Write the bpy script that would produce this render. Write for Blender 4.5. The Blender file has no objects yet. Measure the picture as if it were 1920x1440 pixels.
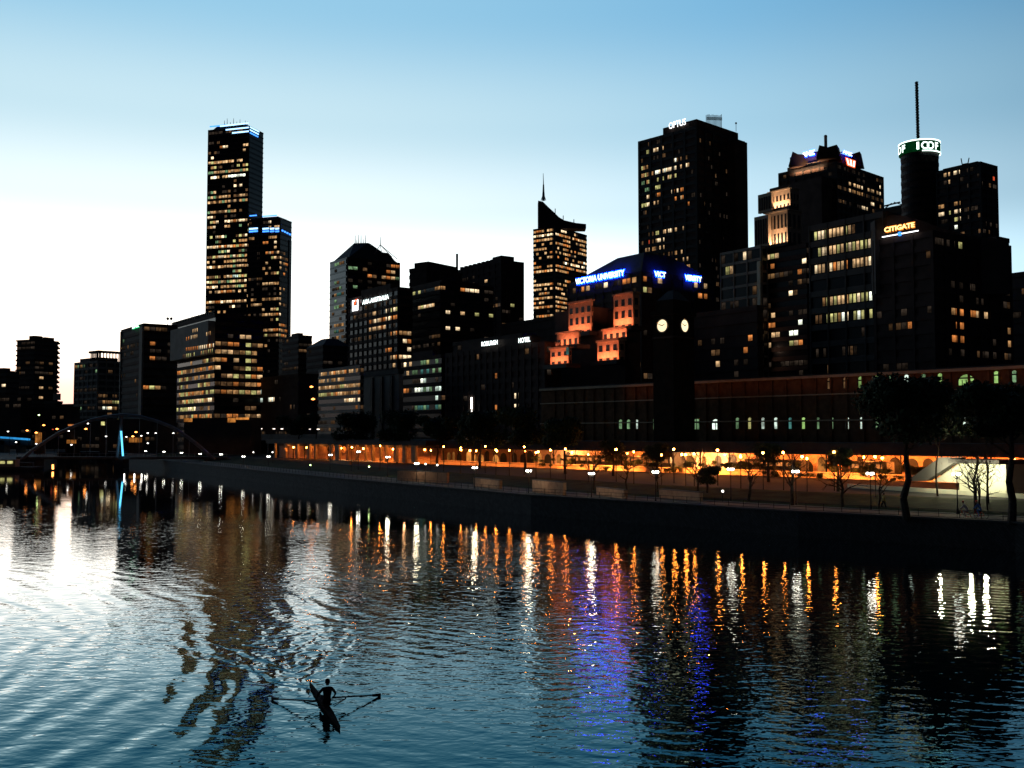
import bpy, bmesh, math, random
from mathutils import Vector, Matrix
R = random.Random(7)
S = bpy.context.scene
COL = S.collection
F = 1925.0; CH = 11.0; TH = math.atan((815-720)/F); CT, ST = math.cos(TH), math.sin(TH)

# ------------------------------------------------------------------ materials
def newmat(name):
    m = bpy.data.materials.new(name); m.use_nodes = True
    nt = m.node_tree; nt.nodes.clear()
    out = nt.nodes.new('ShaderNodeOutputMaterial')
    return m, nt, out
def N(nt, t, **kw):
    n = nt.nodes.new(t)
    for k, v in kw.items():
        if k.startswith('_'): setattr(n, k[1:], v)
        else: n.inputs[k.replace('~', ' ')].default_value = v
    return n
def surf(name, col, rough=.7, spec=.3, var=.35, scale=.25, metal=0., bump=0.):
    m, nt, out = newmat(name)
    tc = N(nt, 'ShaderNodeTexCoord')
    no = N(nt, 'ShaderNodeTexNoise', Scale=scale, Detail=6., Roughness=.6)
    nt.links.new(tc.outputs['Object'], no.inputs['Vector'])
    rp = N(nt, 'ShaderNodeValToRGB')
    c = Vector(col)
    rp.color_ramp.elements[0].color = (*(c*(1-var)), 1); rp.color_ramp.elements[0].position = .3
    rp.color_ramp.elements[1].color = (*(c*(1+var)), 1); rp.color_ramp.elements[1].position = .7
    nt.links.new(no.outputs['Fac'], rp.inputs['Fac'])
    p = N(nt, 'ShaderNodeBsdfPrincipled', Roughness=rough, Metallic=metal)
    p.inputs['Specular IOR Level'].default_value = spec
    nt.links.new(rp.outputs['Color'], p.inputs['Base Color'])
    if bump:
        n2 = N(nt, 'ShaderNodeTexNoise', Scale=scale*12, Detail=4.)
        nt.links.new(tc.outputs['Object'], n2.inputs['Vector'])
        b = N(nt, 'ShaderNodeBump', Strength=.5, Distance=bump)
        nt.links.new(n2.outputs['Fac'], b.inputs['Height']); nt.links.new(b.outputs['Normal'], p.inputs['Normal'])
    nt.links.new(p.outputs['BSDF'], out.inputs['Surface'])
    return m
def emit(name, col, s, var=.5, scale=.6, sample=False):
    m, nt, out = newmat(name)
    e = N(nt, 'ShaderNodeEmission', Strength=s); e.inputs['Color'].default_value = (*col, 1)
    if var:
        ge = N(nt, 'ShaderNodeNewGeometry')
        oi = N(nt, 'ShaderNodeObjectInfo')
        no = N(nt, 'ShaderNodeTexNoise', Scale=scale, Detail=3., Roughness=.7)
        nt.links.new(ge.outputs['Position'], no.inputs['Vector'])
        mr = N(nt, 'ShaderNodeMapRange'); mr.inputs['From Min'].default_value = .35; mr.inputs['From Max'].default_value = .65
        mr.inputs['To Min'].default_value = s*(1-var); mr.inputs['To Max'].default_value = s*(1+var)
        nt.links.new(no.outputs['Fac'], mr.inputs['Value'])
        m2 = N(nt, 'ShaderNodeMapRange'); m2.inputs['To Min'].default_value = 1-var*.8; m2.inputs['To Max'].default_value = 1+var*.8
        nt.links.new(oi.outputs['Random'], m2.inputs['Value'])
        mu = N(nt, 'ShaderNodeMath', _operation='MULTIPLY')
        nt.links.new(mr.outputs['Result'], mu.inputs[0]); nt.links.new(m2.outputs['Result'], mu.inputs[1])
        nt.links.new(mu.outputs[0], e.inputs['Strength'])
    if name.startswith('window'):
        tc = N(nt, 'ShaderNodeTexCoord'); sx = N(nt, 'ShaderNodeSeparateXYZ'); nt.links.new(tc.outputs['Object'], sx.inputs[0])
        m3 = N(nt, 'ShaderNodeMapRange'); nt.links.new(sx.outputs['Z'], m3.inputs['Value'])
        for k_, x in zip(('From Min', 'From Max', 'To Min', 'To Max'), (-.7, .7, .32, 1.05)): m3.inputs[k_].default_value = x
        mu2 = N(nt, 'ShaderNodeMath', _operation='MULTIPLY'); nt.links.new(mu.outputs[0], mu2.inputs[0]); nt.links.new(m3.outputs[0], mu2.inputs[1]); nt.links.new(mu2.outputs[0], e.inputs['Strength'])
    nt.links.new(e.outputs[0], out.inputs['Surface'])
    m.cycles.emission_sampling = 'FRONT' if sample else 'NONE'
    return m
def stonewall(name, col, sc):
    m, nt, out = newmat(name); tc = N(nt, 'ShaderNodeTexCoord'); br = N(nt, 'ShaderNodeTexBrick', Scale=sc)
    mp = N(nt, 'ShaderNodeMapping'); mp.inputs['Rotation'].default_value = (math.radians(90), 0, math.radians(-57)); nt.links.new(tc.outputs['Object'], mp.inputs[0]); nt.links.new(mp.outputs[0], br.inputs['Vector'])
    br.inputs['Color1'].default_value = (*[c*1.3 for c in col], 1); br.inputs['Color2'].default_value = (*[c*.7 for c in col], 1); br.inputs['Mortar'].default_value = (*[c*.3 for c in col], 1)
    p = N(nt, 'ShaderNodeBsdfPrincipled', Roughness=.9); nt.links.new(br.outputs[0], p.inputs['Base Color']); nt.links.new(p.outputs[0], out.inputs[0]); return m
M = dict(
 glass=surf('dark_glass', (.012, .015, .02), .25, .12, .3, .1),
 teal=surf('sky_teal_glass', (.015, .045, .055), .3, .3, .3, .1),  # teal of the reflected sky put into the side glazing colour
 conc=surf('dark_concrete', (.10, .095, .09), .85, .15, .25, .2),
 pale=surf('pale_concrete', (.30, .28, .25), .85, .15, .2, .2),
 brown=surf('brown_stone', (.07, .05, .045), .85, .1, .3, .2),
 black=surf('black_metal', (.02, .02, .022), .6, .2, .3, 1.),
 steel=surf('painted_steel', (.25, .25, .27), .5, .4, .2, .5),
 brick=surf('orange_brick', (.38, .24, .16), .9, .1, .25, 1.2, bump=.02),
 darkst=surf('dark_stone', (.03, .024, .02), .95, .03, .3, .6), asph=surf('asphalt', (.03, .029, .027), .9, .1, .3, .5),
 shadebr=surf('shaded_brick', (.13, .075, .045), .95, .05, .35, .8, bump=.02),  # ochre station brick with the night shade put into its colour
 sand=surf('sandstone', (.45, .36, .26), .9, .1, .2, .6, bump=.02),
 cream=surf('cream_render', (.62, .62, .50), .9, .1, .12, .4),
 quay=stonewall('bluestone', (.05, .05, .052), 1.2),
 pave=surf('paving', (.075, .07, .065), .85, .15, .35, .5),
 lawn=surf('lawn_grass', (.025, .034, .013), .95, .05, .5, .35, bump=.05),
 bark=surf('bark', (.05, .042, .035), .95, .05, .4, 3.),
 leaf=surf('foliage', (.035, .05, .022), .8, .15, .5, .5),
 skin=surf('skin', (.35, .2, .14), .6, .3, .1, 3.),
 cloth=surf('dark_cloth', (.015, .015, .02), .9, .05, .3, 3.),
 white=surf('white_cloth', (.7, .62, .6), .9, .1, .1, 3.),
 yellow=surf('yellow_cloth', (.7, .6, .25), .9, .1, .1, 3.),
 blue=surf('blue_cloth', (.06, .14, .4), .9, .1, .1, 3.),
 red=surf('red_cloth', (.45, .05, .03), .9, .1, .1, 3.),
 hull=surf('hull_paint', (.012, .012, .014), .95, .02, .2, 2.),
 roofm=surf('roof_iron', (.05, .045, .045), .7, .2, .3, .3),
 bluecan=surf('blue_awning', (.04, .07, .16), .8, .1, .3, .5),
)
E = dict(
 faint=emit('window_faint', (.5, .36, .26), .045, .7), dim=emit('window_dim', (.85, .45, .2), .11, .6), a=emit('window_amber', (1, .52, .2), .38, .6),
 b=emit('window_warm', (1, .62, .3), .72, .6), c=emit('window_bright', (1, .75, .45), 1.4, .5),
 o=emit('window_orange', (1, .33, .08), .6, .5), y=emit('window_yellow', (.85, .8, .3), .6, .5),
 g=emit('window_green', (.45, .8, .4), .28, .6), w=emit('window_white', (.8, 1, .85), .9, .6),
 w2=emit('window_white_bright', (.95, 1, .8), 1.9, .4), gl=emit('window_lime', (.5, .85, .25), .55, .4),
 r=emit('window_red', (1, .12, .04), .6, .4), t=emit('window_teal', (.15, .5, .45), .25, .4),
 sign=emit('sign_white', (1, 1, 1), 2.6, 0), signc=emit('sign_cool', (.85, 1, .97), 3.0, 0), halo=emit('sign_blue', (.002, .03, 1), 34., 0),
 grn=emit('sign_green', (.03, 1, .3), 1.3, 0), grnw=emit('sign_mint', (.75, 1, .88), 3., 0), red=emit('sign_red', (1, .1, .02), 2.2, 0),
 redw=emit('sign_pinkwhite', (1, .75, .68), 2.5, 0), gold=emit('sign_gold', (1, .62, .2), 2.8, 0), goldh=emit('sign_orange', (1, .25, .02), 1.3, 0),
 lamp=emit('lamp_white', (1, .97, .82), 17., 0), sod=emit('lamp_sodium', (1, .27, .035), 95., 0),
 sodb=emit('lamp_sodium_far', (1, .30, .06), 7., .2), lampf=emit('lamp_white_far', (1, .95, .85), 5., .2), lampg=emit('lamp_green', (.7, 1, .35), 8., 0),
 bluel=emit('neon_blue', (.03, .32, .75), .9, .2), cyan=emit('neon_cyan', (.12, .6, 1), 2.2, .1), strip=emit('crown_blue', (.05, .25, 1), 2.6, .15),
 stripw=emit('crown_blue_bright', (.35, .65, 1), 2.6, .1), clock=emit('clock_face', (1, .80, .48), 1.35, .15, 3.), fluo=emit('fluorescent', (1, .85, .7), 3., 0),
 shop=emit('shopfront', (1, .36, .07), .45, .7, .25),
)

# ------------------------------------------------------------------ helpers
def ray(px, py):
    x = (px-960)/F; y = -(py-720)/F
    return Vector((x, CT - y*ST, ST + y*CT))
def P(px, py, D):
    d = ray(px, py); return Vector((0, 0, CH)) + d*(D/d.y)
def proj(v):
    w = v.y*CT + (v.z-CH)*ST
    return 960 + F*v.x/w, 720 - F*((v.z-CH)*CT - v.y*ST)/w
def height(py, D):
    return P(960, py, D).z
def tag(o, label=None, cat=None, group=None, kind=None):
    if label: o['label'] = label
    if cat: o['category'] = cat
    if group: o['group'] = group
    if kind: o['kind'] = kind
    return o
def empty(name, loc, label, cat, group=None):
    o = bpy.data.objects.new(name, None); COL.objects.link(o); o.location = loc; o.empty_display_size = .5
    return tag(o, label, cat, group)
class MB:
    def __init__(s): s.v = []; s.f = []
    def poly(s, pts):
        n = len(s.v); s.v += [Vector(p) for p in pts]; s.f.append(tuple(range(n, n+len(pts)))); return s
    def hexa(s, b, t):               # bottom quad and top quad, same order
        n = len(s.v); s.v += [Vector(p) for p in b] + [Vector(p) for p in t]; k = len(b)
        s.f.append(tuple(n+i for i in reversed(range(k)))); s.f.append(tuple(n+k+i for i in range(k)))
        for i in range(k):
            j = (i+1) % k; s.f.append((n+i, n+j, n+k+j, n+k+i))
        return s
    def box(s, c, sx, sy, sz, ang=0):
        ca, sa = math.cos(ang), math.sin(ang); q = []
        for x, y in ((-1, -1), (1, -1), (1, 1), (-1, 1)):
            x *= sx/2; y *= sy/2; q.append((c[0]+x*ca-y*sa, c[1]+x*sa+y*ca))
        return s.hexa([(*p, c[2]) for p in q], [(*p, c[2]+sz) for p in q])
    def tube(s, p, q, r0, r1=None, n=7, cap=True):
        p, q = Vector(p), Vector(q); r1 = r0 if r1 is None else r1
        d = (q-p).normalized(); u = d.cross(Vector((0, 0, 1)))
        if u.length < .01: u = d.cross(Vector((1, 0, 0)))
        u.normalize(); w = d.cross(u); k = len(s.v)
        for c, r in ((p, r0), (q, r1)):
            for i in range(n):
                a = 2*math.pi*i/n; s.v.append(c + (u*math.cos(a)+w*math.sin(a))*r)
        for i in range(n):
            j = (i+1) % n; s.f.append((k+i, k+j, k+n+j, k+n+i))
        if cap: s.f.append(tuple(k+n+i for i in range(n))); s.f.append(tuple(k+i for i in reversed(range(n))))
        return s
    def lathe(s, c, prof, n=24):     # prof: (r, z)
        c = Vector(c); k = len(s.v)
        for r, z in prof:
            for i in range(n):
                a = 2*math.pi*i/n; s.v.append(c + Vector((r*math.cos(a), r*math.sin(a), z)))
        for m in range(len(prof)-1):
            for i in range(n):
                j = (i+1) % n; s.f.append((k+m*n+i, k+m*n+j, k+(m+1)*n+j, k+(m+1)*n+i))
        s.f.append(tuple(k+(len(prof)-1)*n+i for i in range(n))); s.f.append(tuple(k+i for i in reversed(range(n))))
        return s
    def ball(s, c, r, n=8):
        return s.lathe(c, [(r*math.sin(math.pi*i/n) + 1e-4, -r*math.cos(math.pi*i/n)) for i in range(n+1)], n+2)
    def build(s, name, mat, parent=None, loc=None, smooth=False):
        if loc is None: loc = Vector((0, 0, 0)) if parent else (Vector(s.v[0]) if s.v else Vector())
        off = Vector(parent.location) if parent else Vector(loc)
        if parent and parent.parent: off = off + Vector(parent.parent.location)
        me = bpy.data.meshes.new(name); me.from_pydata([v-off for v in s.v], [], s.f); me.update()
        me.materials.append(mat)
        if smooth:
            for p_ in me.polygons: p_.use_smooth = True
        o = bpy.data.objects.new(name, me); COL.objects.link(o)
        if parent: o.parent = parent
        else: o.location = loc
        return o
class Face:
    def __init__(s, p0, p1, zb, zt):
        s.p0 = Vector((p0[0], p0[1])); s.p1 = Vector((p1[0], p1[1])); d = s.p1-s.p0
        s.L = d.length; s.e = d/s.L; s.n = Vector((s.e.y, -s.e.x)); s.zb = zb; s.zt = zt
    def hit(s, px, py):
        d = ray(px, py); k = d.x/d.y
        u = (k*s.p0.y - s.p0.x)/(s.e.x - k*s.e.y); Y = s.p0.y + u*s.e.y
        return u, CH + d.z/d.y*Y
    def at(s, u, z, d=0):
        q = s.p0 + s.e*u + s.n*d; return Vector((q.x, q.y, z))
    def box(s, mb, u0, u1, z0, z1, d0, d1):
        mb.hexa([s.at(u0, z0, d0), s.at(u0, z0, d1), s.at(u1, z0, d1), s.at(u1, z0, d0)],
                [s.at(u0, z1, d0), s.at(u0, z1, d1), s.at(u1, z1, d1), s.at(u1, z1, d0)])
    def quad(s, mb, u0, u1, z0, z1, d):
        mb.poly([s.at(u0, z0, d), s.at(u1, z0, d), s.at(u1, z1, d), s.at(u0, z1, d)])
    def arch(s, mb, uc, w, z0, z1, d, n=8):
        r = w/2; pts = [s.at(uc-r, z0, d), s.at(uc+r, z0, d)]
        pts += [s.at(uc + r*math.cos(math.pi*i/n), z1-r + r*math.sin(math.pi*i/n), d) for i in range(n+1)]
        mb.poly(pts)
GRID = (-.58, .815)
class Tower:
    """prism on a parallelogram/rectangle footprint seen corner on; pM is the nearest corner in the picture"""
    def __init__(s, name, label, pL, pM, pR, D, ytop, mat=None, cat='building', dir=GRID, zb=3., root=None, ybot=None, minlen=14, part='wall', group=None):
        a = Vector(dir).normalized(); b = Vector((a.y, -a.x))
        q = (720-ytop)/F; h = D*(ST+q*CT)/(CT-q*ST); s.zt = CH+h
        if ybot is not None: zb = height(ybot, D)
        k = lambda p: (p-960)/F
        W = D*CT + h*ST; Xm = k(pM)*W; m = Vector((Xm, D))
        t = (Xm - k(pL)*W)/(a.y*k(pL)*CT - a.x) if pL < pM else minlen
        kr = k(pR); u = (kr*W - Xm)/(b.x - b.y*kr*CT) if pR > pM else minlen
        s.m = m; s.l = m + a*t; s.r = m + b*u; s.zb = zb; s.bk = s.l + b*u
        s.FL = Face(s.l, s.m, zb, s.zt); s.FR = Face(s.m, s.r, zb, s.zt); s.D = D; s.a = a; s.b = b
        s.root = root or empty(name, (m.x, m.y, zb), label, cat, group)
        mb = MB(); fp = [s.m, s.r, s.bk, s.l]
        mb.hexa([(*p, zb) for p in fp], [(*p, s.zt) for p in fp])
        s.wall = mb.build(part, mat or M['glass'], s.root)
        s.fp = fp; s.cells = []
    def slab(s, name, z0, z1, inset, mat, ins2=None):      # roof plant / parapet: footprint scaled about centre
        c = (s.m+s.bk)/2; i2 = inset if ins2 is None else ins2
        MB().hexa([(*(c+(p-c)*inset), z0) for p in s.fp], [(*(c+(p-c)*i2), z1) for p in s.fp]).build(name, mat, s.root)
        return s
    def bands(s, fh, mat, proud=.25, frac=.42, bw=0, pw=.5, z0=None, faces='LR', part='storey_bands'):
        mb = MB(); z0 = s.zb if z0 is None else z0
        for fc in [s.FL]*('L' in faces) + [s.FR]*('R' in faces):
            z = s.zt
            while z - fh*frac > z0:
                fc.box(mb, -.1 if fc is s.FL else 0, fc.L+.1, z-fh*frac, z, .003, proud); z -= fh
            if bw:
                n = max(1, round(fc.L/bw))
                for i in range(n+1):
                    u = fc.L*i/n; fc.box(mb, u-pw/2, u+pw/2, z0, s.zt-.01, .004, proud+.12)
        mb.build(part, mat, s.root); return s
    def lit(s, fh, bw, regions, frac=.42,  ww=.86, wh=.9, runs=(), faces='LR', d=.06, rowvar=.8):
        """regions: (x0,y0,x1,y1,p,'mats')   runs: (xa,ya,xb,yb,'mats'[,p])   tests are made on the pane's own place on the facade"""
        out = []; regions = [(-20, 0, 1940, 900, .22, 'faint faint faint dim')] + list(regions)
        for fc in [s.FL]*('L' in faces) + [s.FR]*('R' in faces):
            n = max(1, round(fc.L/bw)); w = fc.L/n; z = s.zt
            while z - fh > s.zb:
                rf = [max(0., R.gauss(1, rowvar)) for _ in regions]
                zc0, zc1 = z-fh+.02*fh, z-fh*frac-.02*fh
                blk = R.random()
                for i in range(n):
                    if i % 4 == 0: blk = R.random()
                    c = fc.at(w*(i+.5), (zc0+zc1)/2); px, py = proj(c)
                    if not (-15 < px < 1935): continue
                    pick = None
                    for (x0, y0, x1, y1, p, ms), r_ in zip(regions, rf):
                        if x0 <= px <= x1 and y0 <= py <= y1 and R.random()*.5 + blk*.5 < p*r_*(.75 + .5*R.random()): pick = R.choice(ms.split()); 
                    hpx = fh/s.D*F*.5
                    for rn in runs:
                        if rn[0]-1 <= px <= rn[2]+1:
                            yy = rn[1] + (rn[3]-rn[1])*(px-rn[0])/max(1, rn[2]-rn[0])
                            if abs(py-yy) <= hpx and R.random() < (rn[5] if len(rn) > 5 else .92): pick = R.choice(rn[4].split())
                    if pick: out.append((fc, c, w*ww, (zc1-zc0)*wh, pick))
                z -= fh
        s.cells += out; return s
    def flush(s, name='lit_window', d=.06, cap=100):
        cs = s.cells; R2 = random.Random(3)
        if len(cs) > cap:
            cs = sorted(cs, key=lambda c: (-(c[4] in 'b c o w w2'.split()), R2.random()))
        cache = {}
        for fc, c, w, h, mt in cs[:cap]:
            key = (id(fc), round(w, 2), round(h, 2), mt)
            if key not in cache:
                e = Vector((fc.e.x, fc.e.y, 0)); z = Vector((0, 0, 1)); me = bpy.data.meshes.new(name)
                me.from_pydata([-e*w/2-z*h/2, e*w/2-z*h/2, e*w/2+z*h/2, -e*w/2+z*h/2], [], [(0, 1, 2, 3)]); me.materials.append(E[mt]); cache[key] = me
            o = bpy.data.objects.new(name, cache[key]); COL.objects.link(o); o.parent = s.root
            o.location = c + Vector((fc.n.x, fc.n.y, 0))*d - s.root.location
        rest = {}
        if cs[cap:]:
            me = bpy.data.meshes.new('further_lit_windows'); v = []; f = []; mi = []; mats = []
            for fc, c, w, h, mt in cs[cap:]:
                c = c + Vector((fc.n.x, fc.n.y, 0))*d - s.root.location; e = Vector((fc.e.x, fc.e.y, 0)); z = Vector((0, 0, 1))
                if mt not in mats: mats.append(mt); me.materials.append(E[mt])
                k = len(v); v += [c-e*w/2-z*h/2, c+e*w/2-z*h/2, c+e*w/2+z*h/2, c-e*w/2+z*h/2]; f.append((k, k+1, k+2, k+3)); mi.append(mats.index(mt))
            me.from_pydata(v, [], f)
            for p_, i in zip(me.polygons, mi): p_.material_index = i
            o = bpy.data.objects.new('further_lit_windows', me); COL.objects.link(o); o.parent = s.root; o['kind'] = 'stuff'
        s.cells = []; return s
def text_mesh(txt, extrude=.02, offset=0.):
    cu = bpy.data.curves.new('txt', 'FONT'); cu.body = txt; cu.extrude = extrude; cu.offset = offset; cu.resolution_u = 3
    ob = bpy.data.objects.new('txt', cu); COL.objects.link(ob); bpy.context.view_layer.update()
    me = bpy.data.meshes.new_from_object(ob.evaluated_get(bpy.context.evaluated_depsgraph_get()))
    bpy.data.objects.remove(ob); bpy.data.curves.remove(cu); return me
def sign(name, label, fc, txt, pa, pb, hpx, mat, halo=None, d=.6, hoff=.05, group=None, clipx=None, thick=.035):
    """letters standing on a facade from picture point pa (bottom left) to pb (bottom right)"""
    ua, za = fc.hit(*pa); ub, zb_ = fc.hit(*pb); z = (za+zb_)/2; _, zt = fc.hit(pa[0], pa[1]-hpx); H = zt-za; W = ub-ua
    root = empty(name, fc.at(ua, z, d), label, 'sign', group)
    def put(off, mt, dd, nm):
        me = text_mesh(txt, .02, off); xs = [v.co.x for v in me.vertices]; ys = [v.co.y for v in me.vertices]
        x0, x1, y0, y1 = min(xs), max(xs), min(ys), max(ys)
        px_ = off*.9; sx = W/(x1-x0-2*px_*0); sy = H/(y1-y0)
        for v in me.vertices:
            X = (v.co.x-x0)/(x1-x0)*(W+2*off*H*.0) ; Y = (v.co.y-y0)/(y1-y0)*H
            if nm == 'halo_tube': X = X*1.015-.0075*W; Y = Y*1.35-.175*H
            Z = v.co.z*H*.5 + dd
            v.co = Vector((fc.e.x*X+fc.n.x*Z, fc.e.y*X+fc.n.y*Z, Y))
        me.materials.append(mt); me.name = nm
        o = bpy.data.objects.new(nm, me); COL.objects.link(o); o.parent = root; return o
    put(thick*.6, mat, .25, 'letters')
    if halo: put(hoff, halo, 0., 'halo_tube')
    mb = MB(); fc.box(mb, ua-.02*W, ub+.02*W, z+H*.3, z+H*.42, .05, d-.05); mb.build('mounting_rail', M['black'], root)
    return root
def arealight(name, p, target, sx, sy, energy, col, label, group=None):
    l = bpy.data.lights.new(name, 'AREA'); l.shape = 'RECTANGLE'; l.size = sx; l.size_y = sy; l.energy = energy; l.color = col; l.spread = math.radians(150)
    o = bpy.data.objects.new(name, l); COL.objects.link(o); o.location = p
    o.rotation_euler = (Vector(target)-Vector(p)).to_track_quat('-Z', 'Y').to_euler()
    return o
def pointlight(name, p, energy, col, r=.3):
    l = bpy.data.lights.new(name, 'POINT'); l.energy = energy; l.color = col; l.shadow_soft_size = r
    o = bpy.data.objects.new(name, l); COL.objects.link(o); o.location = p; return o

# ------------------------------------------------------------------ world, sun, camera
w = bpy.data.worlds.new('World'); S.world = w; w.use_nodes = True; nt = w.node_tree; nt.nodes.clear()
out = N(nt, 'ShaderNodeOutputWorld'); bg = N(nt, 'ShaderNodeBackground', Strength=3.0)
tc = N(nt, 'ShaderNodeTexCoord'); sp = N(nt, 'ShaderNodeSeparateXYZ'); nt.links.new(tc.outputs['Generated'], sp.inputs[0])
asn = N(nt, 'ShaderNodeMath', _operation='ARCSINE'); nt.links.new(sp.outputs['Z'], asn.inputs[0])
mr = N(nt, 'ShaderNodeMapRange'); mr.inputs['From Min'].default_value = 0; mr.inputs['From Max'].default_value = math.radians(40)
nt.links.new(asn.outputs[0], mr.inputs['Value'])
rp = N(nt, 'ShaderNodeValToRGB'); cr = rp.color_ramp
keys = [(0, (1.5, .84, .58)), (2, (1.7, 1.0, .80)), (4.6, (2.4, 1.9, 1.5)), (6.2, (2.2, 2.1, 1.9)), (8.5, (1.6, 1.68, 1.62)), (12.5, (.90, 1.04, 1.07)), (17, (.58, .80, .90)), (23, (.31, .60, .81)), (30, (.10, .28, .48)), (40, (.012, .04, .11))]
while len(cr.elements) < len(keys): cr.elements.new(.5)
for e_, (el, c) in zip(cr.elements, keys): e_.position = el/40; e_.color = (*[x/3 for x in c], 1)
cr.interpolation = 'EASE'
nt.links.new(mr.outputs[0], rp.inputs['Fac'])
gaz = math.radians(-19); gl = (math.sin(gaz), math.cos(gaz))
cx = N(nt, 'ShaderNodeCombineXYZ'); nt.links.new(sp.outputs['X'], cx.inputs[0]); nt.links.new(sp.outputs['Y'], cx.inputs[1])
nm = N(nt, 'ShaderNodeVectorMath', _operation='NORMALIZE'); nt.links.new(cx.outputs[0], nm.inputs[0])
dt = N(nt, 'ShaderNodeVectorMath', _operation='DOT_PRODUCT'); nt.links.new(nm.outputs[0], dt.inputs[0]); dt.inputs[1].default_value = (*gl, 0)
m2 = N(nt, 'ShaderNodeMapRange'); m2.inputs['From Min'].default_value = -1; m2.inputs['From Max'].default_value = 1; nt.links.new(dt.outputs['Value'], m2.inputs['Value'])
r2 = N(nt, 'ShaderNodeValToRGB'); cr = r2.color_ramp
k2 = [(0, (.004, .006, .01)), (.5, (.008, .012, .02)), (.7, (.05, .08, .11)), (.83, (.35, .50, .62)), (.93, (.66, .80, .90)), (1, (1, 1, 1))]
while len(cr.elements) < len(k2): cr.elements.new(.5)
for e_, (p_, c) in zip(cr.elements, k2): e_.position = p_; e_.color = (*c, 1)
nt.links.new(m2.outputs[0], r2.inputs['Fac'])
mul = N(nt, 'ShaderNodeMix', _data_type='RGBA', _blend_type='MULTIPLY'); mul.inputs[0].default_value = 1
nt.links.new(rp.outputs['Color'], mul.inputs[6]); nt.links.new(r2.outputs['Color'], mul.inputs[7])
sky = N(nt, 'ShaderNodeTexSky'); sky.sky_type = 'NISHITA'; sky.sun_disc = False; sky.sun_elevation = math.radians(-3); sky.sun_rotation = gaz
sm = N(nt, 'ShaderNodeMix', _data_type='RGBA', _blend_type='ADD'); sm.inputs[0].default_value = .02
nt.links.new(mul.outputs[2], sm.inputs[6]); nt.links.new(sky.outputs[0], sm.inputs[7])
nt.links.new(sm.outputs[2], bg.inputs['Color']); nt.links.new(bg.outputs[0], out.inputs['Surface'])
sl = bpy.data.lights.new('sun', 'SUN'); sl.energy = .02; sl.angle = math.radians(10); sl.color = (1, .7, .5)
so = bpy.data.objects.new('sun', sl); COL.objects.link(so); so.rotation_euler = (math.radians(88), 0, math.radians(180)-gaz)
cam = bpy.data.cameras.new('camera'); cam.lens = 36*F/1920; cam.sensor_width = 36; cam.clip_end = 8000; cam.clip_start = .5
co = bpy.data.objects.new('camera', cam); COL.objects.link(co); co.location = (0, 0, CH); co.rotation_euler = (math.pi/2+TH, 0, 0); S.camera = co
S.render.engine = 'CYCLES'; S.view_settings.view_transform = 'Standard'; S.view_settings.look = 'None'; S.view_settings.exposure = 0; S.view_settings.gamma = 1

# ------------------------------------------------------------------ water
m, nt, out = newmat('river_water')
ge = N(nt, 'ShaderNodeNewGeometry'); sp = N(nt, 'ShaderNodeSeparateXYZ'); nt.links.new(ge.outputs['Position'], sp.inputs[0])
def MA(op, a, b=None, c=None):
    n = N(nt, 'ShaderNodeMath', _operation=op)
    for i, v in enumerate((a, b, c)):
        if v is None: continue
        if isinstance(v, (int, float)): n.inputs[i].default_value = v
        else: nt.links.new(v, n.inputs[i])
    return n.outputs[0]
def SMO(v, a, b, lo=0., hi=1.):
    n = N(nt, 'ShaderNodeMapRange', _interpolation_type='SMOOTHSTEP'); nt.links.new(v, n.inputs['Value'])
    for k_, x in zip(('From Min', 'From Max', 'To Min', 'To Max'), (a, b, lo, hi)): n.inputs[k_].default_value = x
    return n.outputs[0]
def MAP(sx, sy, rot=0., loc=(0, 0, 0)):
    n = N(nt, 'ShaderNodeMapping'); n.inputs['Scale'].default_value = (sx, sy, 1); n.inputs['Rotation'].default_value = (0, 0, rot); n.inputs['Location'].default_value = loc
    nt.links.new(ge.outputs['Position'], n.inputs['Vector']); return n.outputs[0]
def NOI(vec, sc, det=2., ro=.5, dist=0.):
    n = N(nt, 'ShaderNodeTexNoise', Scale=sc, Detail=det, Roughness=ro, Distortion=dist); nt.links.new(vec, n.inputs['Vector']); return n.outputs['Fac']
X, Y = sp.outputs['X'], sp.outputs['Y']
rough = NOI(MAP(1, .45), .035, 3.)                       # patches of rougher and calmer water
patch = SMO(rough, .35, .65, .45, 1.35)
# calm sheet beyond the line of the old wake
edge = MA('ADD', Y, MA('MULTIPLY', X, .62)); wob = MA('MULTIPLY', NOI(MAP(1, 1), .05), 18.)
calm = SMO(MA('ADD', edge, wob), 112., 128., 1., .22)
leftcalm = SMO(MA('SUBTRACT', X, MA('MULTIPLY', Y, -.33)), -14., 6., .42, 1.)
fine = MA('MULTIPLY', MA('SUBTRACT', NOI(MAP(.8, 1.1, .5), 3.4, 1., .5), .5), .0145)
mid = MA('MULTIPLY', MA('SUBTRACT', NOI(MAP(.7, 1.15, .3), 1.1, 1., .5, .5), .5), .038)
big = MA('MULTIPLY', MA('SUBTRACT', NOI(MAP(1, .7, .2), .22, 1.), .5), .035)
rightcalm = SMO(X, 4., 22., 1., .55)
h = MA('MULTIPLY', MA('ADD', MA('ADD', fine, mid), big), MA('MULTIPLY', MA('MULTIPLY', patch, calm), MA('MULTIPLY', leftcalm, rightcalm)))
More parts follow.
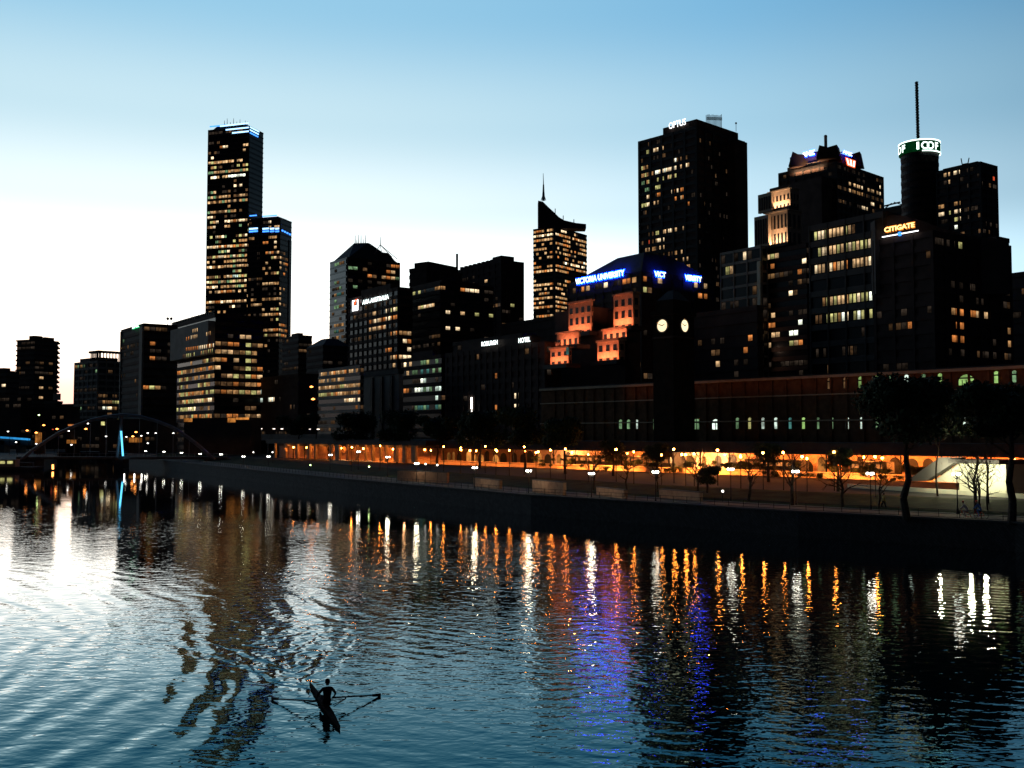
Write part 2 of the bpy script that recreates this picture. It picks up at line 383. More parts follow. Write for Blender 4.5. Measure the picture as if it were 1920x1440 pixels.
# curved trains of waves crossing the left foreground
def train(cx_, cy_, lam, amp, mask):
    d = MA('SQRT', MA('ADD', MA('POWER', MA('ADD', X, -cx_), 2.), MA('POWER', MA('ADD', Y, -cy_), 2.)))
    d = MA('ADD', d, MA('MULTIPLY', NOI(MAP(1, 1), .12, 2.), 3.2))
    return MA('MULTIPLY', MA('MULTIPLY', MA('SINE', MA('MULTIPLY', d, 2*math.pi/lam)), amp), mask)
mk = MA('MULTIPLY', SMO(X, -4., -13., 0, 1), SMO(Y, 95., 50., 0, 1)); mk = MA('MULTIPLY', mk, SMO(NOI(MAP(1, 1), .06, 1.), .2, .5))
h = MA('ADD', h, train(-75., 38., 1.85, .017, mk))
h = MA('ADD', h, train(-95., 20., 1.1, .004, mk))
mk2 = MA('MULTIPLY', SMO(X, -30., 0., 0, 1), SMO(Y, 110., 60., 0, 1)); mk2 = MA('MULTIPLY', mk2, SMO(NOI(MAP(1, 1, 0, (40, 3, 0)), .05, 1.), .42, .6))
h = MA('ADD', h, train(60., 140., 1.3, .005, mk2))
# V shaped wake behind the scull
bx, by = -8.6, 44.0; dx_, dy_ = -.34, .94
u = MA('ADD', MA('MULTIPLY', MA('ADD', X, -bx), dx_), MA('MULTIPLY', MA('ADD', Y, -by), dy_))
v = MA('ABSOLUTE', MA('ADD', MA('MULTIPLY', MA('ADD', X, -bx), -dy_), MA('MULTIPLY', MA('ADD', Y, -by), dx_)))
arm = MA('SUBTRACT', v, MA('MULTIPLY', u, .26)); am = MA('MULTIPLY', SMO(MA('ABSOLUTE', arm), 1.3, .1, 0, 1), MA('MULTIPLY', SMO(u, -1.5, .5), SMO(u, 26., 6.)))
h = MA('ADD', h, MA('MULTIPLY', MA('MULTIPLY', MA('SINE', MA('MULTIPLY', MA('ADD', arm, MA('MULTIPLY', NOI(MAP(1, 1), .9, 2.), .45)), 5.)), .014), am))
fan = MA('MULTIPLY', SMO(MA('SUBTRACT', v, MA('MULTIPLY', u, .42)), .9, -.6, 0, 1), MA('MULTIPLY', SMO(u, -1.5, 1.), SMO(u, 22., 6.)))
nz = MA('MULTIPLY', NOI(MAP(1, 1), .8, 2.), 9.)
h = MA('ADD', h, MA('MULTIPLY', MA('MULTIPLY', MA('SINE', MA('ADD', MA('ADD', MA('MULTIPLY', v, 4.5), MA('MULTIPLY', u, -1.7)), nz)), .018), fan))
bp = N(nt, 'ShaderNodeBump', Strength=1., Distance=1.); nt.links.new(h, bp.inputs['Height'])
fr = N(nt, 'ShaderNodeFresnel', IOR=1.34); nt.links.new(bp.outputs[0], fr.inputs['Normal'])
fac = N(nt, 'ShaderNodeFloatCurve'); cv = fac.mapping.curves[0]; cv.points[0].location = (0, 0); cv.points[1].location = (1, 1)
for x_, y_ in ((.12, .10), (.22, .22), (.36, .50), (.6, .8)): cv.points.new(x_, y_)
fac.mapping.update(); nt.links.new(fr.outputs[0], fac.inputs['Value'])
cr_ = N(nt, 'ShaderNodeValToRGB'); cr_.color_ramp.elements[0].position = .15; cr_.color_ramp.elements[0].color = (.22, .76, 1, 1); cr_.color_ramp.elements[1].position = .40; cr_.color_ramp.elements[1].color = (1, 1, 1, 1)
nt.links.new(fr.outputs[0], cr_.inputs[0])
gb = N(nt, 'ShaderNodeBsdfAnisotropic', Roughness=.02); nt.links.new(cr_.outputs[0], gb.inputs['Color']); nt.links.new(bp.outputs[0], gb.inputs['Normal'])
db_ = N(nt, 'ShaderNodeBsdfDiffuse'); db_.inputs['Color'].default_value = (.002, .008, .010, 1)
mx = N(nt, 'ShaderNodeMixShader'); nt.links.new(fac.outputs[0], mx.inputs[0]); nt.links.new(db_.outputs[0], mx.inputs[1]); nt.links.new(gb.outputs[0], mx.inputs[2]); nt.links.new(mx.outputs[0], out.inputs['Surface'])
M['water'] = m
tag(MB().poly([(-1500, -60, 0), (300, -60, 0), (300, 700, 0), (-1500, 700, 0)]).build('river_water', m, loc=Vector((0, 0, 0))), kind='structure', label='dark rippled river reflecting the dusk sky and city lights')

# ------------------------------------------------------------------ ground, quays
bank = [(140, -60), (95, 20), (62, 78), (48, 98), (31.4, 112), (3, 142), (-30, 192), (-72, 262), (-105, 320), (-150, 400), (-190, 520), (-230, 640)]
nb = Vector((.83, .56))
def boff(i, d, z): q = Vector(bank[i]) + nb*d; return (q.x, q.y, z)
def strip(name, d0, z0, d1, z1, mat, label=None):
    mb = MB()
    for i in range(len(bank)-1): mb.poly([boff(i, d0, z0), boff(i, d1, z1), boff(i+1, d1, z1), boff(i+1, d0, z0)])
    return tag(mb.build(name, mat, loc=Vector((0, 0, 0))), kind='structure', label=label)
def strip3(name, segs, mat):
    mb = MB()
    for d0, z0, d1, z1 in segs:
        for i in range(len(bank)-1): mb.poly([boff(i, d0, z0), boff(i, d1, z1), boff(i+1, d1, z1), boff(i+1, d0, z0)])
    return tag(mb.build(name, mat, loc=Vector((0, 0, 0))), kind='structure')
strip3('city_ground', [(24, 3.4, 2500, 3.4)], M['asph'])
strip3('riverside_lawn', [(11, 2.52, 12, 2.7), (12, 2.7, 24, 3.4)], M['lawn'])
strip3('promenade', [(0, 2.5, 11, 2.52)], M['pave'])
strip3('far_ground', [], M['pave']) if 0 else None
MBf = MB().poly([(-4000, 520, 2.3), (4000, 520, 2.3), (4000, 6000, 2.3), (-4000, 6000, 2.3)]).poly([(-4000, 520, -1), (4000, 520, -1), (4000, 520, 2.3), (-4000, 520, 2.3)])
tag(MBf.build('distant_ground', M['pave'], loc=Vector((0, 520, 2.3))), kind='structure')
qr = empty('quay_wall', (48, 98, 0), 'long dark bluestone river wall below the promenade', 'wall')
mb = MB()
for i in range(len(bank)-1): mb.hexa([boff(i, -.5, -2), boff(i+1, -.5, -2), boff(i+1, -.01, -2), boff(i, -.01, -2)], [boff(i, -.5, 2.62), boff(i+1, -.5, 2.62), boff(i+1, -.01, 2.62), boff(i, -.01, 2.62)])
mb.build('wall', M['quay'], qr)
mb = MB()
for i in range(len(bank)-1): mb.hexa([boff(i, -.7, 2.63), boff(i+1, -.7, 2.63), boff(i+1, .25, 2.63), boff(i, .25, 2.63)], [boff(i, -.7, 2.8), boff(i+1, -.7, 2.8), boff(i+1, .25, 2.8), boff(i, .25, 2.8)])
mb.build('coping', M['conc'], qr)
lb = [(-150, 322), (-190, 430), (-230, 520), (-900, 520), (-900, 322)]
tag(MB().hexa([(*p_, -1) for p_ in lb], [(*p_, 2.3) for p_ in lb]).build('south_bank', M['pave'], loc=Vector((-150, 322, 0))), kind='structure')

# railing along the promenade
def lerp_bank(d):                       # walk along the bank polyline by metres from vertex 2
    i = 2
    while i < len(bank)-1:
        a_, b_ = Vector(bank[i]), Vector(bank[i+1]); L = (b_-a_).length
        if d <= L: return a_ + (b_-a_)*(d/L), (b_-a_).normalized()
        d -= L; i += 1
    return Vector(bank[-1]), Vector((-.3, .9))
rl = empty('promenade_railing', (62, 78, 2.5), 'thin black iron railing along the river edge of the promenade', 'railing')
mbp, mbr = MB(), MB()
prev = None
for k in range(0, 130):
    q, e_ = lerp_bank(k*2.0); q = q + nb*.6
    mbp.tube((q.x, q.y, 2.5), (q.x, q.y, 3.55), .035, n=4)
    if prev is not None:
        for z in (2.8, 3.15, 3.55): mbr.tube((prev.x, prev.y, z), (q.x, q.y, z), .025, n=4, cap=False)
    prev = q
o = mbp.build('railing_posts', M['black'], rl); o['kind'] = 'stuff'
mbr.build('rails', M['black'], rl)

# ------------------------------------------------------------------ far left buildings
T = Tower('apartment_tower', 'dark round shouldered apartment tower with balconies at the far left of the skyline', 32, 66, 109, 700, 636, M['conc'], dir=(-.9, .43))
T.bands(3.4, M['brown'], .8, .3)
mb = MB()
for i in range(26): T.FR.box(mb, T.FR.L-.2, T.FR.L+1.1, T.zt-3.4*i-2.2, T.zt-3.4*i-.8, -6, .9)
o = mb.build('balconies', M['brown'], T.root); o['kind'] = 'stuff'
MB().hexa([(*p_, T.zt) for p_ in (T.m, T.m+T.b*6, T.m+T.b*6-T.a*-6, T.m-T.a*-6)], [(*p_, T.zt+2.5) for p_ in (T.m, T.m+T.b*6, T.m+T.b*6-T.a*-6, T.m-T.a*-6)]).build('plant_room', M['brown'], T.root)
mb = MB(); T.FR.box(mb, T.FR.L*.45, T.FR.L*.85, T.zt, T.zt+2.2, -8, -.5); mb.build('plant_room', M['brown'], T.root)
T.lit(3.4, 4, [(60, 700, 90, 745, .06, 'b a')], runs=[(76, 705, 82, 705, 'b'), (76, 724, 82, 724, 'b'), (76, 741, 82, 741, 'b')]).flush()
T = Tower('apartment_block', 'low dark block at the left edge beside the round shouldered apartment tower', -30, 12, 36, 640, 695, M['conc'], dir=(-.9, .43)); T.bands(3.4, M['brown'], .3, .4).slab('roof_plant', T.zt, T.zt+2, .5, M['brown'])
T.lit(3.4, 4, [(-10, 700, 40, 790, .05, 'a b')], runs=[(2, 728, 8, 727, 'c')]).flush()
T = Tower('parking_sign_tower', 'low dark roofline in the gap beside the apartment tower', 108, 142, 146, 640, 757, M['brown'], dir=(-.9, .43)); T.bands(3.4, M['conc'], .3, .4)
T = Tower('hoarding_building', 'small block carrying a pale roof hoarding beside the apartment tower', 84, 106, 117, 600, 752, M['brown'], dir=(-.9, .43)); T.bands(3.4, M['conc'], .3, .4)
mb = MB(); T.FL.box(mb, T.FL.L*.75, T.FL.L*1.35, T.zt+.5, T.zt+4.3, 0, .5); mb.build('hoarding', M['pale'], T.root)
# block with open roof frame
T = Tower('office_block', 'pale fronted office block with open columned roof frame, left of the green lettered block', 141, 184, 230, 600, 676, M['conc'], dir=(-.75, .66))
T.bands(3.6, M['pale'], .35, .35, 6, .6).slab('roof_plant', T.zt, T.zt+2.2, .8, M['conc'])
mb = MB()
z1 = height(661, 600)
for i in range(7):
    mb.tube(T.FL.at(T.FL.L*(.62+.06*i), T.zt, -1), T.FL.at(T.FL.L*(.62+.06*i), z1, -1), .35, n=5)
T.FL.box(mb, T.FL.L*.6, T.FL.L+.3, z1, z1+1.3, -3, .3); T.FR.box(mb, 0, T.FR.L, z1+.02, z1+1.32, -3, .3)
for i in range(8): mb.tube(T.FR.at(T.FR.L*i/8, T.zt, -1), T.FR.at(T.FR.L*i/8, z1, -1), .35, n=5)
mb.build('roof_frame', M['conc'], T.root)
T.lit(3.6, 3.2, [(188, 660, 230, 790, .22, 'dim a y g'), (141, 680, 188, 790, .1, 'dim g a')], runs=[(183, 764, 206, 761, 'w2 c'), (190, 757, 205, 752, 'a c')]).flush()
# green lettered block
T = Tower('office_block', 'tall office block with small green lettering on its parapet', 228, 270, 336, 500, 606, M['conc'])
T.bands(3.6, M['brown'], .3, .4)
mb = MB(); T.FL.box(mb, T.FL.L-4.2, T.FL.L+.35, T.zb, T.zt-1, .01, .9); mb.build('pier', M['pale'], T.root); mb = MB(); T.FL.box(mb, 0, 1.4, T.zb, T.zt-1, .01, .7); mb.build('pier', M['pale'], T.root)
MB().hexa([(*p_, T.zt) for p_ in (T.FR.at(16, 0).xy, T.FR.at(28, 0).xy, T.FR.at(28, 0, -8).xy, T.FR.at(16, 0, -8).xy)], [(*p_, T.zt+2) for p_ in (T.FR.at(16, 0).xy, T.FR.at(28, 0).xy, T.FR.at(28, 0, -8).xy, T.FR.at(16, 0, -8).xy)]).build('plant_room', M['brown'], T.root)
for px in (314.5, 321):
    c = P(px, 597.5, 508); mb = MB().ball(c, .75); mb.tube((c.x, c.y, T.zt-.2), c, .16, n=5); mb.build('ball_antenna', M['black'], T.root)
T.lit(3.6, 3, [(270, 630, 335, 770, .12, 'a b o y'), (228, 620, 264, 690, .14, 'dim g')], runs=[(276, 648, 290, 646, 'c o b'), (278, 659, 280, 659, 'y w2'), (286, 716, 290, 716, 'o'), (286, 748, 290, 748, 'o')]).flush()
sign('roof_sign', 'small green lit lettering on the parapet of the block left of the tall twin tower', T.FL, 'LINK', (253.5, 617), (266, 612.5), 7, E['grnw'], E['grn'], d=1.2)
# block in front of the twin tower
T = Tower('office_block', 'wide office block with many amber ribbon windows below the tall blue crowned tower', 334, 404, 494, 420, 588, M['glass'])
T.bands(3.3, M['brown'], .3, .45)
mb = MB(); T.FL.box(mb, -.5, T.FL.L+.6, height(668, 430), height(607, 430), .3, 3.2); T.root and mb.build('projecting_storeys', M['pale'], T.root)
mb = MB(); n = 22
for i in range(n): T.FL.box(mb, T.FL.L*i/n, T.FL.L*i/n+.45, T.zt, T.zt+1.5, -.8, 0)
o = mb.build('parapet_posts', M['black'], T.root)
for px in (361, 365.5):
    c = P(px, 568, 440); MB().tube((c.x, c.y, T.zt), c, .1, .05, 5).build('antenna', M['steel'], T.root)
T.lit(3.3, 2.6, [(334, 668, 404, 792, .5, 'dim a a o y'), (404, 640, 490, 792, .42, 'dim a b o y'), (404, 600, 490, 640, .12, 'a dim')],
      runs=[(445, 631, 470, 634, 'o b'), (344, 750, 378, 746, 'y b c'), (334, 767, 365, 766, 'y c'), (384, 753, 404, 753, 'c w2', .5), (434, 656, 441, 656, 'o c')])
T.flush()
F2 = Face(T.FL.at(-.5, 0, 3.2).xy, T.FL.at(T.FL.L+.6, 0, 3.2).xy, 0, 0)
class _C: pass
T2 = T; cells = []
for (xa, ya, xb, yb, ms) in ((348, 636, 356, 634, 'o b'), (357, 633, 371, 630, 'b c'), (360, 621, 372, 618, 'b'), (386, 627, 396, 624, 'b a'), (348, 655, 372, 652, 'o'), (372, 652, 402, 647, 'c o'), (376, 662, 400, 657, 'y a'), (342, 668, 366, 664, 'dim y')):
    n = max(2, int((xb-xa)/3.2))
    for i in range(n):
        px = xa+(xb-xa)*(i+.5)/n; uu, zz = F2.hit(px, ya+(yb-ya)*(i+.5)/n); cells.append((F2, F2.at(uu, zz), .9, 1.5, R.choice(ms.split())))
T2.cells = cells; T2.flush()
# shopfront glow at its foot
o = empty('lit_arcade', P(440, 800, 380), 'orange lit ground floor arcade at the foot of the wide amber windowed block', 'arcade')
fc = Face(P(345, 800, 385).xy, P(470, 800, 372).xy, 3, 9)
mb = MB(); fc.box(mb, 0, fc.L, 3.7, height(783, 380)-.1, -6, 0); mb.build('arcade_wall', M['brown'], o)
for a_, b_, y0, y1 in ((345, 361, 783, 791), (427, 442, 783, 792), (443, 467, 782, 787)):
    u0, z1 = fc.hit(a_, y0); u1, _ = fc.hit(b_, y0); _, z0 = fc.hit(a_, y1); mb = MB(); fc.quad(mb, u0, u1, z0, z1-.2, .05); mb.build('shopfront', E['shop'], o)

# ------------------------------------------------------------------ twin tower with blue crown
DR = (-.95, .31)
T = Tower('skyscraper', 'tallest glass tower on the left, with blue lit stepped crown', 391, 467, 493, 800, 236, M['glass'], dir=DR)
T.FR_mat = 1
mb = MB(); T.FR.box(mb, 0.3, T.FR.L, height(405, 800), T.zt-.5, .01, .35); mb.build('side_glazing', M['teal'], T.root)
T.bands(4.0, M['brown'], .3, .40, 10, .5, faces='L')
T.bands(4.0, M['glass'], .55, .3, faces='R', part='side_bands')
T.slab('crown', T.zt, T.zt+3.2, .86, M['glass'], .7)
T.lit(4.0, 2.7, [(380, 300, 468, 330, .3, 'a b y g'), (380, 330, 468, 395, .34, 'a dim g b'), (380, 395, 470, 580, .46, 'dim a a b y g c'), (440, 255, 468, 800, .14, 'b c'), (468, 262, 492, 400, .10, 'dim a g'), (380, 580, 468, 700, .1, 'a dim')],
      runs=[(412, 274, 427, 272, 'c o'), (395, 297, 399, 296, 'c'), (458, 270, 467, 271, 'b'), (415, 303, 460, 303, 'b c a', .6), (398, 333, 462, 330, 'c b w2', .8), (390, 463, 462, 460, 'b c o', .85), (392, 412, 466, 411, 'b o c', .7), (390, 502, 455, 500, 'b a', .8), (390, 546, 462, 546, 'o b', .8), (390, 567, 452, 565, 'o c b', .9), (436, 520, 444, 519, 'w')])
T.cells = [c for c in T.cells if c[0] is T.FL or R.random() < .5]
T.flush()
def strip_light(T, fc, xa, ya, xb, yb, mat, th=1.3, d=.6, name='crown_light'):
    ua, za = fc.hit(xa, ya); ub, zb_ = fc.hit(xb, yb); z = (za+zb_)/2; mb = MB(); fc.box(mb, ua, ub, z-th/2, z+th/2, d-.2, d); mb.build(name, mat, T.root)
strip_light(T, T.FL, 394, 236.5, 425, 236, E['strip'], 1.0); strip_light(T, T.FL, 414, 234.5, 467, 234.5, E['stripw'], 1.1, 1.2)
strip_light(T, T.FL, 424, 241.5, 467, 241.5, E['stripw'], 1.0); strip_light(T, T.FL, 436, 248, 467, 248, E['stripw'], 1.1)
for y_, xe in ((241, 485), (246, 484), (251, 483)): strip_light(T, T.FR, 467.5, y_, xe, y_+3.5, E['stripw'] if y_ < 250 else E['strip'], 1.0)
for i, px in enumerate((421, 426, 432, 438, 444, 450, 455, 460, 464)):
    c = P(px, (226, 222, 229, 222, 228, 224, 230, 226, 228)[i], 806); MB().tube((c.x, c.y, T.zt+1), c, .35, .15, 5).build('mast', M['strip'] if 'strip' in M else M['steel'], T.root)
T = Tower('skyscraper', 'lower glass tower with two blue light bands, joined to the blue crowned tower', 467, 525, 546, 785, 408, M['glass'], dir=DR, ybot=830)
mb = MB()
for i, (x0, yt) in enumerate(((529, 408), (535, 420), (541, 432))): pass
T.bands(4.0, M['brown'], .3, .40, 9, .5, faces='L'); T.bands(4.0, M['glass'], .55, .3, faces='R', part='side_bands')
T.slab('crown', T.zt, T.zt+1.5, .9, M['glass'], .8)
mb = MB(); T.FR.box(mb, .3, T.FR.L, height(470, 790), T.zt-.5, .01, .4); mb.build('side_glazing', M['teal'], T.root)
T.lit(4.0, 2.6, [(492, 440, 526, 640, .42, 'dim a b y'), (468, 440, 492, 640, .18, 'dim a'), (526, 480, 548, 640, .32, 'dim a o'), (468, 640, 546, 800, .2, 'a b dim')],
      runs=[(505, 421, 524, 421, 'c b', .7), (514, 452, 523, 450, 'c b'), (494, 453, 500, 452, 'o c'), (494, 472, 510, 471, 'o c b'), (513, 470, 520, 488, 'c b'), (494, 536, 524, 535, 'b a'), (512, 590, 524, 588, 'c o'), (470, 565, 488, 571, 'b a', .8), (505, 618, 524, 616, 'b o')])
T.flush()
for a_, b_, y_ in ((469, 482, 404.5), (493, 520, 405)): strip_light(T, T.FL, a_, y_, b_, y_, E['strip'], .8, .7)
for y_ in (429, 434):
    for a_, b_ in ((468, 484), (493, 505), (507, 515), (517, 524)): strip_light(T, T.FL, a_, y_, b_, y_, E['stripw'] if y_ < 431 else E['strip'], 1.2, .7)
for i in range(4): strip_light(T, T.FR, 527+i*4.6, 432+i*2.3, 530+i*4.6, 433+i*2.3, E['strip'], 1.2, .7)
for (p0, pm, p1, yt) in ((540, 543, 547, 450),):
    Tower('', '', p0, pm, p1, 780, yt, M['teal'], dir=DR, root=T.root, part='stepped_bay')

# ------------------------------------------------------------------ generic mid-rise fill
def block(label, pL, pM, pR, D, yt, mat='conc', band='brown', fh=3.5, regs=(), runs=(), bw=3, slab=None, dir=GRID, name='office_block', ww=.86, frac=.42, pier=0, cat='building'):
    T = Tower(name, label, pL, pM, pR, D, yt, M[mat], dir=dir, cat=cat)
    T.bands(fh, M[band], .3, frac, pier)
    if slab: T.slab('roof_plant', T.zt, T.zt+slab[1], slab[0], M[band])
    T.lit(fh, bw, list(regs), frac, ww, runs=list(runs)).flush(); return T
block('low dark block with flat roof right of the twin tower foot', 530, 560, 585, 620, 628, slab=(.4, 2.), regs=[(530, 650, 590, 760, .05, 'a o')])
T = block('dark hip roofed block with a thin mast between the twin tower and the tower with a side coloured as reflected sky', 575, 606, 660, 560, 647, regs=[(575, 690, 660, 760, .03, 'o')])
T.slab('hip_roof', T.zt, T.zt+4.5, 1., M['roofm'], .35); c = P(608, 624, 575); MB().tube((c.x, c.y, T.zt+2), c, .12, .05, 5).build('mast', M['black'], T.root)
block('dark brick block below and left of the street lamp by the twin tower', 480, 560, 605, 400, 700, 'brown', 'brown', regs=[(480, 690, 600, 770, .05, 'o dim')], runs=[(467, 731, 490, 731, 'w', .9), (471, 752, 492, 752, 'w', .9), (506, 750, 515, 750, 'w2 c')], bw=1.6)

# tower with pitched roof, side coloured as reflected sky
T = Tower('office_tower', 'office tower with glass side coloured as reflected sky, pitched roof and rooftop antennas', 620, 652, 749, 620, 482, M['glass'])
mb = MB(); T.FL.box(mb, 0, T.FL.L-1.5, T.zb, T.zt-.5, .01, .5); mb.build('side_glazing', M['teal'], T.root)
T.bands(3.8, M['brown'], .35, .4, 7, .6, faces='R'); T.bands(3.8, M['glass'], .62, .25, faces='L', part='side_bands')
c0 = (T.m+T.bk)/2; zr = T.zt
pk0 = P(664, 456, 640); pk1 = P(690, 455, 636)
rt = [T.m.lerp(c0, .05), T.r.lerp(c0, .05), T.bk.lerp(c0, .05), T.l.lerp(c0, .05)]
q0, q1 = Vector((pk0.x, pk0.y)), Vector((pk1.x, pk1.y)); zp = pk0.z
MB().hexa([(*p_, zr) for p_ in rt], [(*q0, zp), (*q1, zp-.5), (*(q1+Vector((1, 3))), zp-.5), (*(q0+Vector((1, 3))), zp)]).build('pitched_roof', M['roofm'], T.root)
for px, py in ((666, 441), (672, 440), (677, 441), (685, 441), (669, 449), (681, 448)):
    c = P(px, py, 640); MB().tube((c.x, c.y, zp-1), c, .3, .12, 5).build('antenna', M['black'], T.root)
ap = P(713, 459, 628); top = P(713, 444, 628); mb = MB().tube(ap, top, .28, .12, 5)
for x_, y_ in ((702, 476), (716, 476), (735, 482), (745, 486)): mb.tube(ap, P(x_, y_, 626), .2, n=4)
mb.build('roof_tripod', M['steel'], T.root)
MB().hexa([(*p_, zr) for p_ in (T.FR.at(T.FR.L*.62, 0, -2).xy, T.FR.at(T.FR.L*.98, 0, -2).xy, T.FR.at(T.FR.L*.98, 0, -14).xy, T.FR.at(T.FR.L*.62, 0, -14).xy)],
          [(*p_, zr+6) for p_ in (T.FR.at(T.FR.L*.64, 0, -3).xy, T.FR.at(T.FR.L*.82, 0, -3).xy, T.FR.at(T.FR.L*.82, 0, -12).xy, T.FR.at(T.FR.L*.64, 0, -12).xy)]).build('sloped_plant_room', M['roofm'], T.root)
T.lit(3.8, 3.2, [(655, 500, 748, 640, .12, 'a o b g'), (655, 498, 700, 560, .2, 'g t dim')], runs=[(632, 482, 640, 482, 'a'), (728, 506, 748, 504, 'o b'), (706, 524, 738, 522, 'o b', .7), (664, 510, 666, 560, 'g y', .4), (700, 473, 712, 473, 'y w2'), (632, 540, 640, 540, 'g')])
T.lit(3.8, 3.2, [(628, 480, 646, 640, .55, 'g a dim t')], faces='L', d=.7); T.flush(d=.7)

# building with the white lettering
T = Tower('office_block', 'dark office block carrying a white sign with a red slash logo', 655, 747, 772, 470, 538, M['glass'])
T.bands(3.7, M['brown'], .35, .42, 5.2, .5)
T.slab('roof_plant', T.zt, T.zt+3, .6, M['brown'])
T.lit(3.7, 2.4, [(688, 580, 747, 690, .22, 'a o b'), (747, 590, 772, 690, .3, 'a o b c'), (660, 600, 688, 690, .1, 'g dim')],
      runs=[(694, 588, 705, 584, 'b o'), (694, 598, 744, 586, 'b c y', .95), (694, 611, 744, 598, 'o b c', .9), (694, 620, 722, 615, 'b o', .8), (742, 578, 744, 577, 'c'), (733, 628, 748, 626, 'o b'), (756, 640, 772, 640, 'b c o'), (758, 663, 770, 661, 'c o'), (735, 667, 752, 663, 'b o'), (726, 653, 736, 650, 'o')]).flush()
u0, z0 = T.FL.hit(664, 584); u1, _ = T.FL.hit(674.5, 584); _, z1 = T.FL.hit(664, 564); ro = empty('logo_sign', T.FL.at(u0, z0, 1), 'square white logo with a red slash beside the white lettering', 'sign')
mb = MB(); w_ = u1-u0; hh = z1-z0; fr = .12*w_
T.FL.box(mb, u0, u0+fr, z0, z1, .8, 1.1); T.FL.box(mb, u1-fr, u1, z0, z1, .8, 1.1); T.FL.box(mb, u0+fr, u1-fr, z0, z0+fr, .8, 1.1); T.FL.box(mb, u0+fr, u1-fr, z1-fr, z1, .8, 1.1); mb.build('frame', E['sign'], ro)
mb = MB().poly([T.FL.at(u0+.25*w_, z0+.45*hh, 1.2), T.FL.at(u0+.45*w_, z0+.45*hh, 1.2), T.FL.at(u1, z1+.06*hh, 1.2), T.FL.at(u1-.4*w_, z1+.02*hh, 1.2)]); mb.build('slash', E['red'], ro)
mb = MB()
T.FL.box(mb, u0+.2*w_, u0+.75*w_, z0+.2*hh, z0+.48*hh, .9, 1.05); mb.build('letters', E['sign'], ro)
sign('roof_sign', 'white lit lettering reading AXA AUSTRALIA', T.FL, 'AXA AUSTRALIA', (683.5, 571.5), (733, 561), 8.5, E['signc'], None, d=.9)

# dark wide slab right of it
T = Tower('office_slab', 'wide dark slab building with crenellated roofline and a thin chimney mast', 790, 940, 981, 580, 487, M['brown'], minlen=20)
T.bands(3.8, M['brown'], .3, .5, 6, .7)
mb = MB(); n = 9
for i in range(n):
    u = T.FL.hit(862+i*8, 490)[0]; T.FL.box(mb, u, u+2.2, T.zt, T.zt+1.6, -3, -.2)
o = mb.build('roof_teeth', M['brown'], T.root)
mb = MB(); ua = T.FL.hit(925, 480)[0]; T.FL.box(mb, ua, T.FL.L-.5, T.zt, T.zt+2.6, -9, -.3); T.FR.box(mb, 0, T.FR.L*.6, T.zt+.01, T.zt+2.5, -9, -.4); mb.build('plant_room', M['brown'], T.root)
T.lit(3.8, 3.4, [(860, 520, 980, 640, .03, 'a b')], runs=[(907, 530, 911, 530, 'b', .8), (961, 568, 964, 582, 'y w', .7)]).flush()
T = Tower('office_slab', 'dark slab with a flat raised plant room and a post on its roof, below the pale sky', 768, 800, 865, 540, 500, M['brown'], dir=(-.8, .6)); T.bands(3.8, M['brown'], .3, .5)
T.slab('plant_room', T.zt, T.zt+3.3, .82, M['brown']); c = P(857, 476, 560); MB().tube((c.x, c.y, T.zt), c, .7, .7, 6).build('post', M['black'], T.root); T.flush()
T = Tower('office_block', 'dark office block with a bowed ribbon of yellow windows', 745, 826, 925, 470, 528, M['glass'])
T.bands(3.7, M['brown'], .35, .5); T.slab('roof_plant', T.zt, T.zt+2, .7, M['brown'])
T.lit(3.7, 2.6, [(745, 530, 925, 640, .04, 'a y')], frac=.5, runs=[(746, 537, 776, 528, 'y c b', .85), (774, 556, 790, 552, 'y c', .8), (787, 583, 818, 576, 'y b c', .85), (836, 579, 872, 582, 'y c b', .75), (895, 584, 920, 587, 'y', .6), (818, 540, 838, 540, 'o a'), (858, 540, 900, 543, 'b c o', .6), (832, 615, 840, 616, 'c b'), (850, 620, 863, 621, 'c y'), (878, 633, 884, 633, 'b')]).flush()
# lower rows, left centre
T = block('low office block with five amber ribbon storeys behind the street lamp', 598, 676, 682, 340, 684, 'glass', 'pale', 2.45, regs=(), bw=1.7,
          runs=[(600, 696, 676, 692, 'a b o', .75), (604, 710, 645, 706, 'b a', .9), (600, 722, 676, 719, 'b a y', .85), (600, 733, 676, 731, 'a o b', .9), (598, 746, 625, 744, 'y a', .8), (648, 746, 676, 744, 'c b', .9), (668, 757, 676, 757, 'o')])
T = block('blank grey walled block with three vertical recesses', 678, 748, 756, 345, 692, 'pale', 'conc', 40, frac=.04); 
mb = MB()
for i in range(3): T.FL.box(mb, T.FL.L*(.28+.26*i), T.FL.L*(.28+.26*i)+1.6, 4, T.zt-2, .02, .5)
mb.build('recess', M['black'], T.root)
block('mid height block with dim greenish office windows', 752, 828, 842, 355, 664, 'glass', 'brown', 3.2, bw=2., regs=[(775, 665, 830, 700, .5, 'g t'), (775, 700, 830, 735, .25, 'g'), (775, 730, 830, 770, .3, 'g t')],
      runs=[(787, 676, 808, 675, 'g y'), (787, 722, 800, 722, 'w w2'), (818, 724, 828, 722, 'w'), (778, 738, 810, 736, 'w g w2'), (818, 738, 828, 736, 'w'), (757, 676, 772, 674, 'c b', .8), (758, 704, 768, 704, 'b', .8), (756, 740, 768, 740, 'o')], slab=(.5, 2))
T = Tower('hotel', 'dark hotel block with white lettering, left of the orange floodlit building', 838, 1022, 1048, 300, 640, M['brown'])
T.bands(3.3, M['brown'], .25, .45, 3.4, .9); T.slab('roof_plant', T.zt, T.zt+2.4, .7, M['brown'])
